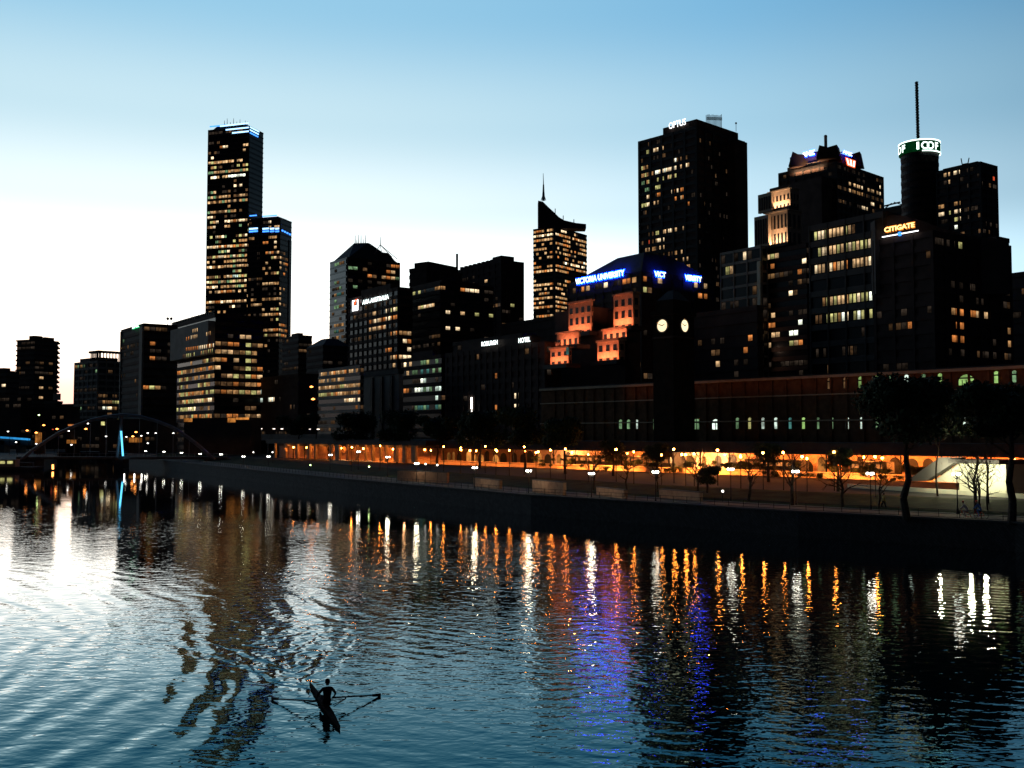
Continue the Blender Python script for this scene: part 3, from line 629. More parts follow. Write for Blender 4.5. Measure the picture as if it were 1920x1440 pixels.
T.lit(3.3, 2.6, [(850, 660, 1040, 760, .03, 'a o dim')], runs=[(930, 706, 934, 706, 'o'), (928, 767, 933, 767, 'o'), (964, 753, 972, 752, 'c w2')]).flush()
mb = MB(); u0, z0 = T.FL.hit(887, 775); _, z1 = T.FL.hit(887, 745); T.FL.box(mb, u0-.15, u0+.15, z0, z1, .4, .8)
o = tag(mb.build('vertical_sign', E['lampf'], loc=T.FL.at(u0, z0, .5)), 'thin vertical white light strip low on the dark hotel front', 'sign')
sign('roof_sign', 'white lit word left of HOTEL on the dark hotel', T.FL, 'ROBURGH', (908, 649.5), (938, 646.5), 8.5, E['signc'], None, d=.8)
sign('roof_sign', 'white lit word HOTEL', T.FL, 'HOTEL', (977.5, 643.5), (999.5, 641), 9, E['signc'], None, d=.8)
block('dark flat roofed block behind the orange floodlit building, filling the gap under the spired tower', 940, 1068, 1110, 420, 588, 'brown', 'brown', regs=[(980, 600, 1060, 640, .02, 'a')])
block('low dark block between the word signs and the slab building', 850, 980, 1005, 360, 624, 'brown', 'brown', regs=(), runs=[(900, 626, 903, 626, 'o'), (908, 624, 916, 624, 'c a')])

# spired tower
T = Tower('skyscraper', 'slim tower of warm lit storeys with curved roof fin and spire', 1000, 1041, 1100, 920, 424, M['glass'], dir=(-.8, .6))
T.bands(4.1, M['brown'], .3, .42, faces='LR')
mb = MB(); T.FL.box(mb, T.FL.L-2.2, T.FL.L+.4, T.zb, T.zt, .02, .6); mb.build('corner_pier', M['black'], T.root)
y_at = [(1009, 376), (1018, 378), (1028, 388), (1038, 397), (1048, 407), (1058, 413), (1080, 418), (1099, 420)]
mb = MB()
for i in range(len(y_at)-1):
    (xa, ya), (xb, yb) = y_at[i], y_at[i+1]; A0, A1 = P(xa, ya, 925), P(xb, yb, 925); Z = T.zt-1
    mb.hexa([(A0.x, 925, Z), (A1.x, 925, Z), (A1.x, 940, Z), (A0.x, 940, Z)], [(A0.x, 925, A0.z), (A1.x, 925, A1.z), (A1.x, 940, A1.z), (A0.x, 940, A0.z)])
mb.build('roof_fin', M['brown'], T.root)
c = P(1019, 376, 930); mb = MB(); t1, t2, t3 = P(1019, 362, 930), P(1019, 346, 930), P(1018.5, 325, 930)
mb.tube(c, t1, 1.6, 1.2, 6).tube(t1, t2, 1.1, .7, 6).tube(t2, t3, .45, .2, 5)
for i in range(4):
    a_ = i*math.pi/2; mb.tube(c + Vector((2.2*math.cos(a_), 2.2*math.sin(a_), 0)), t1, .3, n=4)
mb.build('spire', M['steel'], T.root)
for px, py in ((1041, 391), (1056, 404), (1076, 411)): cc = P(px, py, 930); MB().tube((cc.x, cc.y, cc.z-6), cc, .35, n=4).build('roof_mast', M['black'], T.root)
T.lit(4.1, 3.1, [(1000, 428, 1100, 512, .55, 'a b o a'), (1000, 526, 1072, 605, .62, 'a b o b'), (1000, 425, 1100, 436, .1, 'o')], runs=[(1000, 443, 1038, 436, 'c b', 1), (1042, 438, 1060, 437, 'c o'), (1058, 431, 1075, 431, 'c'), (1056, 494, 1098, 498, 'c b w2', .8)], rowvar=.35, ww=.8)
T.cells = [c for c in T.cells if not (512 < proj(c[1])[1] < 527)]
T.flush()

# ------------------------------------------------------------------ blue signed building
T = Tower('university_building', 'broad dark building with blue haloed signs along both roof edges', 1066, 1203, 1335, 330, 508, M['brown'])
T.bands(3.5, M['brown'], .3, .45, 4.5, .6)
c0 = (T.m+T.bk)/2; MB().hexa([(*p_, T.zt) for p_ in T.fp], [(*(c0+(p_-c0)*.35+Vector((0, -12))), height(484, 345)) for p_ in T.fp]).build('hip_roof', M['roofm'], T.root)
for px in (1190, 1196, 1201): c = P(px, 481, 345); MB().tube((c.x, c.y, c.z-2), c, .12, n=4).build('roof_mast', M['black'], T.root)
T.lit(3.5, 2.4, [(1090, 525, 1200, 560, .12, 'o dim r'), (1205, 530, 1330, 600, .12, 'o a y dim')],
      runs=[(1088, 545, 1103, 541, 'b c o', .95), (1130, 536, 1136, 534, 'c b'), (1178, 527, 1194, 523, 'o a', 1), (1202, 526, 1212, 526, 'o c'), (1224, 530, 1238, 531, 'o b', .7), (1298, 536, 1310, 538, 'b c', .9), (1316, 541, 1322, 541, 'b'), (1203, 549, 1210, 549, 'y b', .9), (1312, 560, 1326, 561, 'b o', .9), (1142, 508, 1146, 508, 'w2')]).flush()
sign('roof_sign', 'white letters VICTORIA UNIVERSITY with blue halo, longest of the blue signs', T.FL, 'VICTORIA UNIVERSITY', (1084, 532.5), (1175.5, 518.5), 10, E['sign'], E['halo'], d=1.)
sign('roof_sign', 'short white letters VICT with blue halo, middle of the blue signs', T.FR, 'VICT', (1222.5, 519), (1243.5, 521), 9.5, E['sign'], E['halo'], d=1.)
sign('roof_sign', 'white letters VERSITY with blue halo, rightmost of the blue signs', T.FR, 'VERSITY', (1280, 526), (1311, 529), 9.5, E['sign'], E['halo'], d=1.)

# orange floodlit terraced building
OR = (1, .28, .13)
root = None
ob_root = empty('floodlit_building', P(1165, 700, 286), 'terraced brick building lit orange by floodlights in six stepped blocks', 'building')
def litblock(pL, pM, pR, D, yt, yb, cols, rows, e=520, win=True, mat='brick', col=OR, wcol='black', root=ob_root, rcols=1, ledge=1.6):
    T = Tower('', '', pL, pM, pR, D, yt, M[mat], root=root, ybot=yb, minlen=8, part='wall')
    mb = MB(); T.FL.box(mb, -.2, T.FL.L+.25, T.zt-.35, T.zt+.25, .01, .45); T.FR.box(mb, .46, T.FR.L+.2, T.zt-.34, T.zt+.24, .01, .45); mb.build('cornice', M[mat], root)
    mb = MB(); T.FL.box(mb, -.6, T.FL.L+ledge, T.zb-1.2, T.zb-.02, -3, ledge+.6); mb.build('ledge', M['roofm'], root)
    for fc, nc in ((T.FL, cols), (T.FR, rcols)):
        for r_, (z0, z1) in enumerate(rows):
            for c_ in range(nc):
                w_ = fc.L/nc; u = w_*(c_+.5); mb = MB(); H = T.zt-T.zb; za, zz = T.zt-H*z1, T.zt-H*z0
                fc.box(mb, u-w_*.24, u+w_*.24, za, zz, .01, .06); wo = mb.build('window', M['glass'], root)
                mb = MB(); fc.box(mb, u-w_*.3, u+w_*.3, za-.22, za-.01, .02, .3); mb.build('sill', M[mat], wo)
    g = T.FL
    p_ = g.at(g.L/2, T.zb+.25, ledge); arealight('floodlight', p_, g.at(g.L/2, T.zb+(T.zt-T.zb)*.62, 0), g.L*.95, .3, e*1.3, col, '')
    return T
litblock(1150, 1187, 1199, 300, 548, 612, 3, ((.16, .36), (.5, .72), (.92, .99)), 900)
litblock(1066, 1109, 1112, 306, 562, 622, 4, ((.18, .36), (.5, .72), (.92, .99)), 750)
litblock(1130, 1175, 1178, 292, 613, 633, 4, ((.45, .95),), 520)
litblock(1044, 1085, 1088, 296, 620, 646, 4, ((.5, .95),), 520)
litblock(1120, 1160, 1172, 284, 636, 675, 3, ((.22, .52), (.85, .99)), 800)
litblock(1032, 1066, 1072, 288, 650, 682, 3, ((.25, .5), (.8, .99)), 520)
for a_ in ((1112, 1186, 1200, 305, 600, 'dark recessed middle'), ):
    pass
for pL, pM, pR, D, yt in ((1105, 1178, 1200, 308, 578), (1040, 1110, 1150, 312, 575), (1030, 1172, 1190, 290, 678), (1085, 1132, 1136, 303, 618)):
    T = Tower('', '', pL, pM, pR, D, yt, M['brown'], root=ob_root, part='rear_wall')
mb = MB(); fcx = Face(P(1060, 660, 287).xy, P(1070, 660, 284).xy, 0, 1); c = P(1064, 658, 283); MB().box((c.x, c.y, c.z-1), .7, .2, 2).build('lit_window', E['t'], ob_root)

# ------------------------------------------------------------------ station clock tower
T = Tower('clock_tower', 'square dark clock tower with two glowing round clock faces', 1224, 1262, 1301, 215, 588, M['darkst'], cat='tower', dir=(-.71, .70))
T.slab('cornice', T.zt, T.zt+.8, 1.12, M['darkst']).slab('upper_stage', T.zt+.8, T.zt+3.2, .85, M['darkst'], .8).slab('dome', T.zt+3.2, T.zt+5.4, .8, M['roofm'], .25)
for fc in (T.FL, T.FR):
    uc = fc.L/2; _, zc = fc.hit(1241 if fc is T.FL else 1282, 611); r_ = 1.3
    mb = MB(); mb.poly([fc.at(uc + r_*math.cos(2*math.pi*i/28), zc + r_*math.sin(2*math.pi*i/28), .22) for i in range(28)]); cf = mb.build('clock_face', E['clock'], T.root)
    mb = MB()
    for i in range(28):
        a0, a1 = 2*math.pi*i/28, 2*math.pi*(i+1)/28; pts = []
        for rr, aa in ((r_, a0), (r_, a1), (r_+.22, a1), (r_+.22, a0)): pts.append((uc+rr*math.cos(aa), zc+rr*math.sin(aa)))
        mb.hexa([fc.at(x_, z_, .02) for x_, z_ in pts], [fc.at(x_, z_, .34) for x_, z_ in pts])
    mb.build('rim', M['sand'], cf)
    for ang, ln in ((1.1, .75), (-1.2, 1.1)):
        mb = MB(); mb.tube(fc.at(uc, zc, .3), fc.at(uc+ln*math.sin(ang), zc+ln*math.cos(ang), .3), .09, .05, 4); mb.build('clock_hand', M['black'], cf)
    mb = MB(); fc.box(mb, -.1, fc.L+.1, zc-2.7, zc-2.3, .01, .3); fc.box(mb, -.1, fc.L+.1, zc+2.2, zc+2.5, .01, .3); mb.build('string_course', M['brown'], T.root)

# ------------------------------------------------------------------ tallest right hand tower
T = Tower('skyscraper', 'very dark broad tower with white letters OPTUS at its top', 1199, 1306, 1394, 480, 236, M['brown'], minlen=20, dir=(-.68, .735))
T2 = Tower('', '', 1243, 1306, 1384, 480, 223, M['brown'], dir=(-.68, .735), root=T.root, zb=T.zt-2, part='top_storeys')
Tower('', '', 1330, 1378, 1401, 492, 262, M['brown'], root=T.root, part='side_wing')
T.bands(3.75, M['black'], .35, .42, 6.6, 1.3)
T.lit(3.75, 1.1, [(1200, 265, 1306, 560, 0, 'a')], ww=.8, faces='LR', rowvar=0, runs=[
 (1213, 291, 1221, 289, 'y dim'), (1227, 287, 1245, 283, 'b c', .9), (1202, 322, 1224, 319, 'dim y a', .8), (1227, 318, 1246, 313, 'c w2', .95), (1250, 312, 1269, 307, 'c w2', .95), (1275, 307, 1293, 312, 'b c', .9),
 (1204, 336, 1224, 334, 'y a', .7), (1228, 333, 1246, 328, 'y w2 c', .8), (1252, 328, 1268, 324, 'y b', .7), (1204, 350, 1224, 349, 'g', .7), (1230, 347, 1242, 345, 'y dim', .6), (1214, 365, 1224, 363, 'b c'), (1233, 361, 1238, 360, 'o'), (1258, 355, 1270, 352, 'o c'), (1277, 352, 1283, 354, 'o', 1), (1205, 382, 1224, 378, 'y c', .7), (1228, 379, 1240, 375, 'c b', .9), (1262, 373, 1269, 371, 'o c'), (1277, 372, 1292, 376, 'o b c', .9),
 (1216, 441, 1224, 440, 'dim'), (1228, 440, 1247, 436, 'b y', .8), (1253, 436, 1271, 430, 'c b', .75), (1280, 433, 1288, 434, 'b', .8), (1216, 456, 1224, 455, 'r dim', .7), (1230, 454, 1246, 452, 'c b', .9), (1210, 473, 1245, 468, 'dim a b', .7), (1206, 487, 1246, 482, 'dim', .6), (1253, 481, 1270, 477, 'a dim', .7), (1278, 479, 1290, 480, 'b a', .8), (1255, 493, 1270, 491, 'y a', .8), (1285, 495, 1292, 497, 'b a')])
T.flush()
sign('roof_sign', 'white letters OPTUS high on the dark tower', T2.FL, 'OPTUS', (1256.5, 243.5), (1288, 234), 12, E['sign'], None, d=.7, thick=0.)
c = P(1338, 226, 500); mb = MB().box((c.x-7, c.y, T2.zt-.5), 14, 8, 3.2, .6); mb.build('plant_room', M['black'], T.root)
mb = MB()
for i in range(14):
    c = P(1324+i*2.2, 217-3*R.random(), 498); mb.tube((c.x, c.y, T2.zt), c, .15, n=4)
for i in range(3): mb.tube(P(1325, 220+i*2, 498), P(1354, 221+i*2, 498), .18, n=4)
mb.build('roof_gantry', M['black'], T.root)
c = P(1380, 231, 490); MB().tube((c.x, c.y, T2.zt-3), c, .12, n=4).ball(c, .5, 6).build('dish_antenna', M['steel'], T.root)

# ------------------------------------------------------------------ tower with blue and red bank signs
T = Tower('skyscraper', 'dark tower with gabled crown, blue bank signs and a red logo', 1461, 1568, 1655, 560, 302, M['brown'], dir=(-.68, .735))
Tower('', '', 1443, 1540, 1560, 556, 330, M['brown'], root=T.root, part='side_wing')
T.bands(3.8, M['black'], .35, .42, 5, .8)
c1 = Tower('', '', 1481, 1553, 1608, 566, 279, M['brown'], dir=(-.68, .735), root=T.root, zb=T.zt-4, part='crown_base')
def gable(pts, D, th=3, name='gable', root=T.root, mat='brown'):
    A = [P(x_, y_, D) for x_, y_ in pts]; MB().hexa([(v_.x, v_.y, v_.z) for v_ in A], [(v_.x+.5*th, v_.y+th, v_.z) for v_ in A]).build(name, M[mat], root)
gable([(1478, 312), (1486, 284), (1496, 289), (1520, 290), (1520, 312)], 575, 8); gable([(1530, 296), (1536, 272), (1552, 276), (1569, 271), (1574, 296)], 560, 8); gable([(1592, 312), (1594, 290), (1612, 284), (1618, 312)], 585, 6)
c = P(1548, 256, 566); mb = MB().tube((c.x, c.y, c.z-7), c, .9, .9, 8).ball(c, 1., 6); mb.build('mast', M['steel'], T.root)
T.lit(3.8, 2.6, [(1560, 330, 1655, 400, .0, 'a')], runs=[(1592, 344, 1616, 348, 'b c', .8), (1628, 352, 1652, 357, 'b c', .8), (1594, 357, 1616, 361, 'a b', .9), (1630, 377, 1650, 382, 'b c a', .8), (1616, 386, 1626, 388, 'c'), (1640, 390, 1644, 391, 'b')]).flush()
mb = MB(); g = c1.FL
MBx = MB(); g.box(MBx, g.hit(1478, 318)[0], g.L, g.hit(1530, 320)[1], g.hit(1530, 304)[1], .05, 1.0); MBx.build('lit_wall', M['sand'], T.root)
arealight('floodlight', g.at(g.L*.55, g.hit(1530, 321)[1], 4.5), g.at(g.L*.55, g.hit(1530, 308)[1], 0), 18, .5, 2600, (1, .55, .28), '')
sign('roof_sign', 'larger blue lit bank letters at the crown, left of the mast', g, 'ANZ', (1506, 295), (1531, 291.5), 9, E['sign'], E['halo'], d=1.5, thick=.09)
sign('roof_sign', 'smaller blue lit bank letters right of the mast', c1.FR, 'ANZ', (1575, 289.5), (1593, 292.5), 6, E['sign'], E['halo'], d=1.5, thick=.09)
g = T.FR; u0, z0 = g.hit(1584, 308.5); u1, _ = g.hit(1600, 311); _, z1 = g.hit(1584, 297); ro = empty('logo_sign', g.at(u0, z0, .8), 'glowing red letter W logo of three slanted bars', 'sign')
for i, (a_, b_) in enumerate(((.0, .2), (.42, .5), (.86, .76))):
    W_ = u1-u0; mb = MB(); A = [g.at(u0+W_*b_, z0, .9), g.at(u0+W_*(b_+.2), z0, .9), g.at(u0+W_*(a_+.2), z1, .9), g.at(u0+W_*a_, z1, .9)]; mb.poly(A); mb.build('bar', E['redw'], ro)
mb = MB(); mb.poly([g.at(u0+W_*.12, z0-.4, .75), g.at(u1+W_*.05, z0-.4, .75), g.at(u1+W_*.15, z1+.4, .75), g.at(u0-W_*.1, z1+.4, .75)]); mb.build('backing', E['red'], ro)

# floodlit stone tower
st = empty('floodlit_building', P(1480, 700, 425), 'stepped stone tower floodlit pale orange with tall narrow windows', 'building')
WC = (1, .6, .36)
def stone(pL, pM, pR, D, yt, yb, cols, rows, e, rc=3):
    T = litblock(pL, pM, pR, D, yt, yb, cols, rows, e, mat='sand', col=WC, root=st, rcols=rc, ledge=2.)
    return T
stone(1440, 1481, 1498, 425, 352, 388, 6, ((.28, .58), (.78, .98)), 1300)
stone(1436, 1476, 1502, 416, 392, 456, 6, ((.12, .52), (.66, .98)), 1900)
for a in ((1421, 1446, 1450, 428, 360, 395), (1414, 1440, 1446, 420, 402, 460)):
    T = Tower('', '', *a[:5], M['sand'], root=st, part='side_bay', ybot=a[5])
    mb = MB()
    for i in range(5): T.FL.box(mb, T.FL.L*(.1+.18*i), T.FL.L*(.1+.18*i)+.5, T.zb+1, T.zt-1.5, .01, .3)
    mb.build('fins', M['brown'], st)
Tower('', '', 1412, 1478, 1512, 421, 450, M['sand'], root=st, part='shaft')
# block with pale pier
T = Tower('office_block', 'dim glass fronted block with a tall pale lit corner pier', 1352, 1427, 1437, 300, 460, M['glass'])
T.bands(3.6, M['pale'], .25, .22, 5, .35)
mb = MB(); T.FL.box(mb, T.FL.L-.9, T.FL.L+.25, T.zb, height(490, 300), .3, .9); mb.build('corner_pier', M['cream'], T.root)
pointlight('pier_uplight', T.FL.at(T.FL.L-.2, height(652, 298), 1.6), 500, (1, .62, .42), .3)
T.lit(3.6, 1.7, [(1352, 470, 1420, 560, .1, 'dim g a')], runs=[(1386, 492, 1400, 487, 'w2 c', .9), (1362, 513, 1372, 511, 'y b'), (1408, 505, 1420, 502, 'o a', .6), (1408, 521, 1420, 518, 'o y', .7)], frac=.22).flush()
T = block('dark office block with scattered warm windows between the pale pier and the gridded hotel', 1428, 1512, 1524, 290, 456, 'glass', 'brown', 2.9, bw=1.6,
   regs=[(1430, 590, 1512, 655, .10, 'a dim'), (1430, 470, 1512, 520, .06, 'o dim')],
   runs=[(1434, 470, 1446, 465, 'y', .8), (1432, 486, 1456, 484, 'y b c', .85), (1507, 489, 1510, 489, 'c'), (1448, 505, 1456, 504, 'o'), (1492, 506, 1500, 505, 'o'), (1432, 525, 1450, 520, 'a b', .6), (1483, 558, 1488, 558, 'c y'), (1433, 594, 1455, 592, 'y b', .8), (1500, 600, 1506, 606, 'c w2', .9), (1436, 610, 1450, 609, 'y o'), (1484, 627, 1506, 626, 'w w2', .6), (1432, 630, 1436, 629, 'y'), (1450, 630, 1458, 629, 'b'), (1432, 648, 1448, 646, 'o b', .8), (1480, 648, 1508, 645, 'b o y', .75), (1500, 570, 1506, 569, 'w')])
block('small dark block with a few orange windows below the pale pier', 1300, 1420, 1430, 275, 572, 'brown', 'brown', 3.2, bw=1.7, regs=[(1300, 600, 1420, 680, .012, 'o')], runs=[(1408, 634, 1411, 634, 'o'), (1396, 653, 1412, 651, 'o b', .8), (1340, 681, 1346, 681, 'b')])

# ------------------------------------------------------------------ gridded hotel and annex
T = Tower('hotel', 'hotel with gridded facade and long rows of amber windows', 1519, 1657, 1682, 262, 396, M['glass'])
T.bands(4.6, M['conc'], .45, .34, 6.2, .35)
H = [(1524, 457, 1658, 438, 'b c y b', .9), (1532, 478, 1606, 466, 'b c y', .9), (1526, 509, 1654, 488, 'b c o b', .88), (1540, 556, 1654, 538, 'a y b', .6), (1582, 574, 1652, 562, 'w2 c y', .9), (1530, 605, 1578, 598, 'a y dim', .85), (1581, 601, 1640, 594, 'w2 c y', .95), (1646, 518, 1648, 517, 'w')]
T.lit(4.6, 1.25, [(1520, 420, 1655, 660, .02, 'dim r')], frac=.34, runs=H, ww=.68, wh=.8).flush()
T2 = Tower('hotel_annex', 'dark building with a curved roofline and the gold CITIGATE sign', 1640, 1748, 1892, 250, 432, M['brown'])
T2.bands(3.4, M['brown'], .3, .45, 5, .8)
ys = [(1640, 413), (1670, 402), (1700, 406), (1730, 414), (1760, 426), (1800, 437), (1892, 452)]
mb = MB()
for i in range(len(ys)-1):
    (xa, ya), (xb, yb) = ys[i], ys[i+1]; A0, A1 = P(xa, ya, 262), P(xb, yb, 262); Z = T2.zt-14
    mb.hexa([(A0.x, 262, Z), (A1.x, 262, Z), (A1.x, 280, Z), (A0.x, 280, Z)], [(A0.x, 262, A0.z), (A1.x, 262, A1.z), (A1.x, 280, A1.z), (A0.x, 280, A0.z)])
mb.build('curved_parapet', M['conc'], T2.root)
T2.lit(3.4, 1.9, [(1660, 460, 1890, 690, .012, 'o b')], runs=[(1721, 484, 1724, 484, 'o c'), (1742, 484, 1744, 484, 'dim'), (1688, 513, 1692, 513, 'o'), (1702, 507, 1706, 507, 'o'), (1800, 466, 1806, 466, 'y dim'), (1817, 468, 1820, 468, 'y'), (1668, 618, 1690, 613, 'a dim', .9), (1706, 614, 1716, 612, 'o', .6), (1788, 575, 1804, 574, 'a o', .9), (1818, 590, 1834, 592, 'o b', .9), (1846, 586, 1850, 586, 'b'), (1787, 613, 1806, 612, 'o', .9), (1788, 633, 1804, 631, 'o', .7), (1668, 672, 1676, 671, 'o b', .95), (1688, 671, 1692, 670, 'o b', 1), (1804, 672, 1812, 672, 'c b', .7), (1830, 672, 1834, 672, 'c'), (1888, 632, 1894, 632, 'o a')]).flush()
for px, py in ((1722, 484), (1688, 513), (1811, 490)):
    pass
f_ = T2.FL; sign('roof_sign', 'gold glowing letters CITIGATE', f_, 'CITIGATE', (1663.5, 437.5), (1720, 426), 9, E['gold'], E['goldh'], d=1., thick=.06)
ro = empty('sign_underline', f_.at(*f_.hit(1658, 444.5), 1), 'thin white light bar with a blue ball under the gold letters', 'sign')
u0, z0 = f_.hit(1658, 445); u1, z1 = f_.hit(1726, 433.5); zz = (z0+z1)/2; mb = MB(); um = (u0+u1)/2
f_.box(mb, u0, um-.5, zz-.12, zz+.12, .8, 1.); f_.box(mb, um+.5, u1, zz-.12, zz+.12, .8, 1.); mb.build('light_bar', E['lampf'] if 0 else E['sign'], ro); MB().ball(f_.at(um, zz, 1.), .55, 8).build('ball', E['strip'], ro)
block('dark block at the right edge of the picture beside the hotel annex', 1860, 1990, 2060, 300, 500, 'brown', 'brown', regs=[(1890, 540, 1920, 690, .06, 'o a')])
block('low dark block behind the station roof at the right', 1560, 1760, 1960, 232, 600, 'brown', 'brown', regs=[(1560, 620, 1920, 690, .012, 'o a')]) if 0 else None

# ------------------------------------------------------------------ round tower with green ring, its neighbour
c = P(1724, 290, 500); ztop = height(270, 500); rr = 33.5*500/F
ct = empty('round_tower', (c.x, c.y, 3), 'round dark tower with a green and white illuminated ring and tall mast', 'building')
MB().lathe((c.x, c.y, 0), [(rr, 3), (rr, ztop)], 40).build('shaft', M['brown'], ct, smooth=False)
mb = MB()
for i in range(36): mb.lathe((c.x, c.y, 0), [(rr+.15, ztop-4-i*4), (rr+.15, ztop-2.6-i*4)], 40)
mb.build('storey_bands', M['black'], ct)
rg = empty('ring_sign', (c.x, c.y, ztop-6), 'green ring sign with white letters IOOF round the top of the round tower', 'sign')
MB().lathe((c.x, c.y, 0), [(rr+.3, ztop-5.7), (rr+.9, ztop-5.6), (rr+.9, ztop-.7), (rr+.3, ztop-.6)], 48).build('ring_panel', emit('green_panel', (.01, .5, .12), .05, .3), rg)
def ringband(z, th, a0, a1, mt, nm, r_=rr+1.1):
    mb = MB(); n = 40
    for i in range(n):
        aa, ab = a0+(a1-a0)*i/n, a0+(a1-a0)*(i+1)/n; pts = [(c.x+q*math.sin(t_), c.y-q*math.cos(t_)) for q, t_ in ((r_-.25, aa), (r_-.25, ab), (r_, ab), (r_, aa))]
        mb.hexa([(*p_, z) for p_ in pts], [(*p_, z+th) for p_ in pts])
    mb.build(nm, mt, rg)
ringband(ztop-.55, .55, -math.pi, math.pi, E['grnw'], 'light_tube')
ringband(ztop-6.1, .5, -.25, 1.5, E['grnw'], 'light_tube')
def bent(me, ac, H, W, mt, nm, zo):
    xs = [v.co.x for v in me.vertices]; ys = [v.co.y for v in me.vertices]; x0, x1, y0, y1 = min(xs), max(xs), min(ys), max(ys)
    for v in me.vertices:
        t_ = ac + ((v.co.x-x0)/(x1-x0)-.5)*W/rr; r_ = rr+1.05+v.co.z*.1
        v.co = Vector((r_*math.sin(t_), -r_*math.cos(t_), zo + (v.co.y-y0)/(y1-y0)*H - (ztop-6)))
    me.materials.append(mt); o = bpy.data.objects.new(nm, me); COL.objects.link(o); o.parent = rg
for ac in (.05, -1.72, 1.72):
    bent(text_mesh('I', .02, .06), ac-.5, 3.6, 1., E['grnw'], 'letter', ztop-5.1); bent(text_mesh('O', .02, .02), ac-.15, 3.8, 3.4, E['grnw'], 'letter', ztop-5.2)
    bent(text_mesh('O', .02, .02), ac+.12, 3.8, 3.4, E['grnw'], 'letter', ztop-5.25); bent(text_mesh('F', .02, .04), ac+.5, 3.6, 1.9, E['grnw'], 'letter', ztop-5.1)
b0 = P(1721.5, 266, 500); b1 = P(1716, 153, 500); mb = MB(); mm = Vector((b0.x, b0.y, ztop))
tp = Vector((b0.x-.2, b0.y, b1.z))
mb.tube(mm, tp, .55, .5, 6)
for i in range(46):
    q = mm.lerp(tp, (i+.5)/46); mb.box((q.x, q.y, q.z-.25), 1.3, 1.3, .4, i*.7)
mb.build('mast', M['black'], ct)
T = Tower('office_tower', 'dark tower with a roof frame right of the round ring lit tower', 1757, 1838, 1868, 470, 303, M['brown']); T.bands(3.7, M['black'], .35, .42, 5, .8)
T.lit(3.7, 1.7, [(1757, 320, 1838, 440, .0, 'a')], runs=[(1772, 335, 1780, 334, 'b c', 1), (1786, 331, 1798, 329, 'c b', 1), (1762, 385, 1768, 384, 'a'), (1776, 380, 1781, 379, 'a', .8), (1762, 401, 1770, 399, 'y c', 1), (1775, 396, 1781, 394, 'y b', .9), (1790, 378, 1799, 376, 'a', .9), (1790, 393, 1800, 391, 'y c', 1), (1790, 409, 1800, 407, 'c y', 1), (1790, 425, 1798, 423, 'y w2', .9), (1859, 332, 1864, 333, 'r')]).flush()
T.slab('parapet', T.zt, T.zt+.01+.9, .8, M['brown'])
mb = MB(); A = [P(x_, y_, 480) for x_, y_ in ((1802, 297), (1817, 296), (1804, 308), (1815, 306))]
mb.tube(A[0], A[2], .25, n=4).tube(A[1], A[3], .25, n=4).tube(A[2], A[3], .2, n=4); mb.build('roof_frame', M['black'], T.root)
T = block('dark link building between the bank tower and the round tower with a roof crane', 1640, 1690, 1760, 530, 384, 'brown', 'black')
mb = MB(); mb.tube(P(1655, 387, 528), P(1688, 379, 528), .4, n=4).tube(P(1660, 390, 528), P(1672, 381, 528), .3, n=4).tube(P(1676, 379, 528), P(1692, 384, 528), .25, n=4); mb.build('roof_crane', M['black'], T.root)
block('tall plain dark block behind the hotel annex at the right', 1838, 1869, 1891, 330, 443, 'brown', 'brown')

# ------------------------------------------------------------------ station
A0 = Vector((76.7, 157)); sd = Vector((-.66, .752)); sb = Vector((.752, .66))
def sline(px, off): # parameter along the station line for a picture column
    k = (px-960)/F/CT; q = A0+sb*off; return (q.x-k*q.y)/(k*sd.y-sd.x)
def sp_(t, off): return A0+sb*off+sd*t
ta, tb = -70, sline(1015, 18)
FS = Face(sp_(tb, 18), sp_(ta, 18), 3.7, 22)
st_ = empty('station_building', (*sp_(0, 18), 3.7), 'long dark station building with arched green lit upper windows above the orange lit platforms', 'building')
zc = FS.hit(1850, 694)[1]
mb = MB(); FS.box(mb, 0, FS.L, 3.7, zc, -14, 0); mb.build('wall', M['shadebr'], st_)
for dz, th, pr in ((0, .5, .7), (-3.4, .25, .3), (-8.5, .25, .3)):
    mb = MB(); FS.box(mb, -.2, FS.L, zc+dz-.01, zc+dz+th, .01, pr); mb.build('cornice', M['sand'], st_)
mb = MB(); FS.box(mb, -.3, FS.L, zc+.5, zc+.8, -14, .2); mb.build('roof', M['roofm'], st_)
mb = MB()
for i in range(60):
    u = FS.L - i*3.4
    if u > 2: FS.box(mb, u-.2, u+.2, 8, zc-.02, .012, .28)
mb.build('pilasters', M['shadebr'], st_)
def swin(px, y0, y1, wpx, mt, big=False):
    u, z1 = FS.hit(px, y0); _, z0 = FS.hit(px, y1); u0 = FS.hit(px-wpx/2, y0)[0]; u1 = FS.hit(px+wpx/2, y0)[0]; W = u1-u0
    mb = MB(); n = max(1, round(W/1.6)) if wpx > 14 and not big else 1
    if n == 1:
        FS.arch(mb, (u0+u1)/2, W, z0, z1, .05)
    else: FS.quad(mb, u0, u1, z0, z1, .05)
    wo = mb.build('window', E[mt], st_)
    mb = MB(); zt_ = z0+(z1-z0)*.66; FS.box(mb, u0-.1, u1+.1, zt_-.12, zt_+.12, .06, .2)
    k = max(1, round(W/.8))
    for i in range(k+1):
        uu = u0+W*i/k; FS.box(mb, uu-.06, uu+.06, z0, z1-(.0 if n > 1 else W*.35), .07, .18)
    mb.build('glazing_bars', M['black'], wo)
for px, mt in ((1614, 'gl'), (1643, 'gl'), (1671, 'g'), (1700, 'w'), (1732, 'g'), (1763, 'gl'), (1868, 'gl'), (1902, 'g'), (1586, 'dim'), (1556, 'dim')): swin(px, 706-(px-1614)*.04, 727-(px-1614)*.035, 9, mt)
swin(1812, 702, 722, 30, 'gl', True)
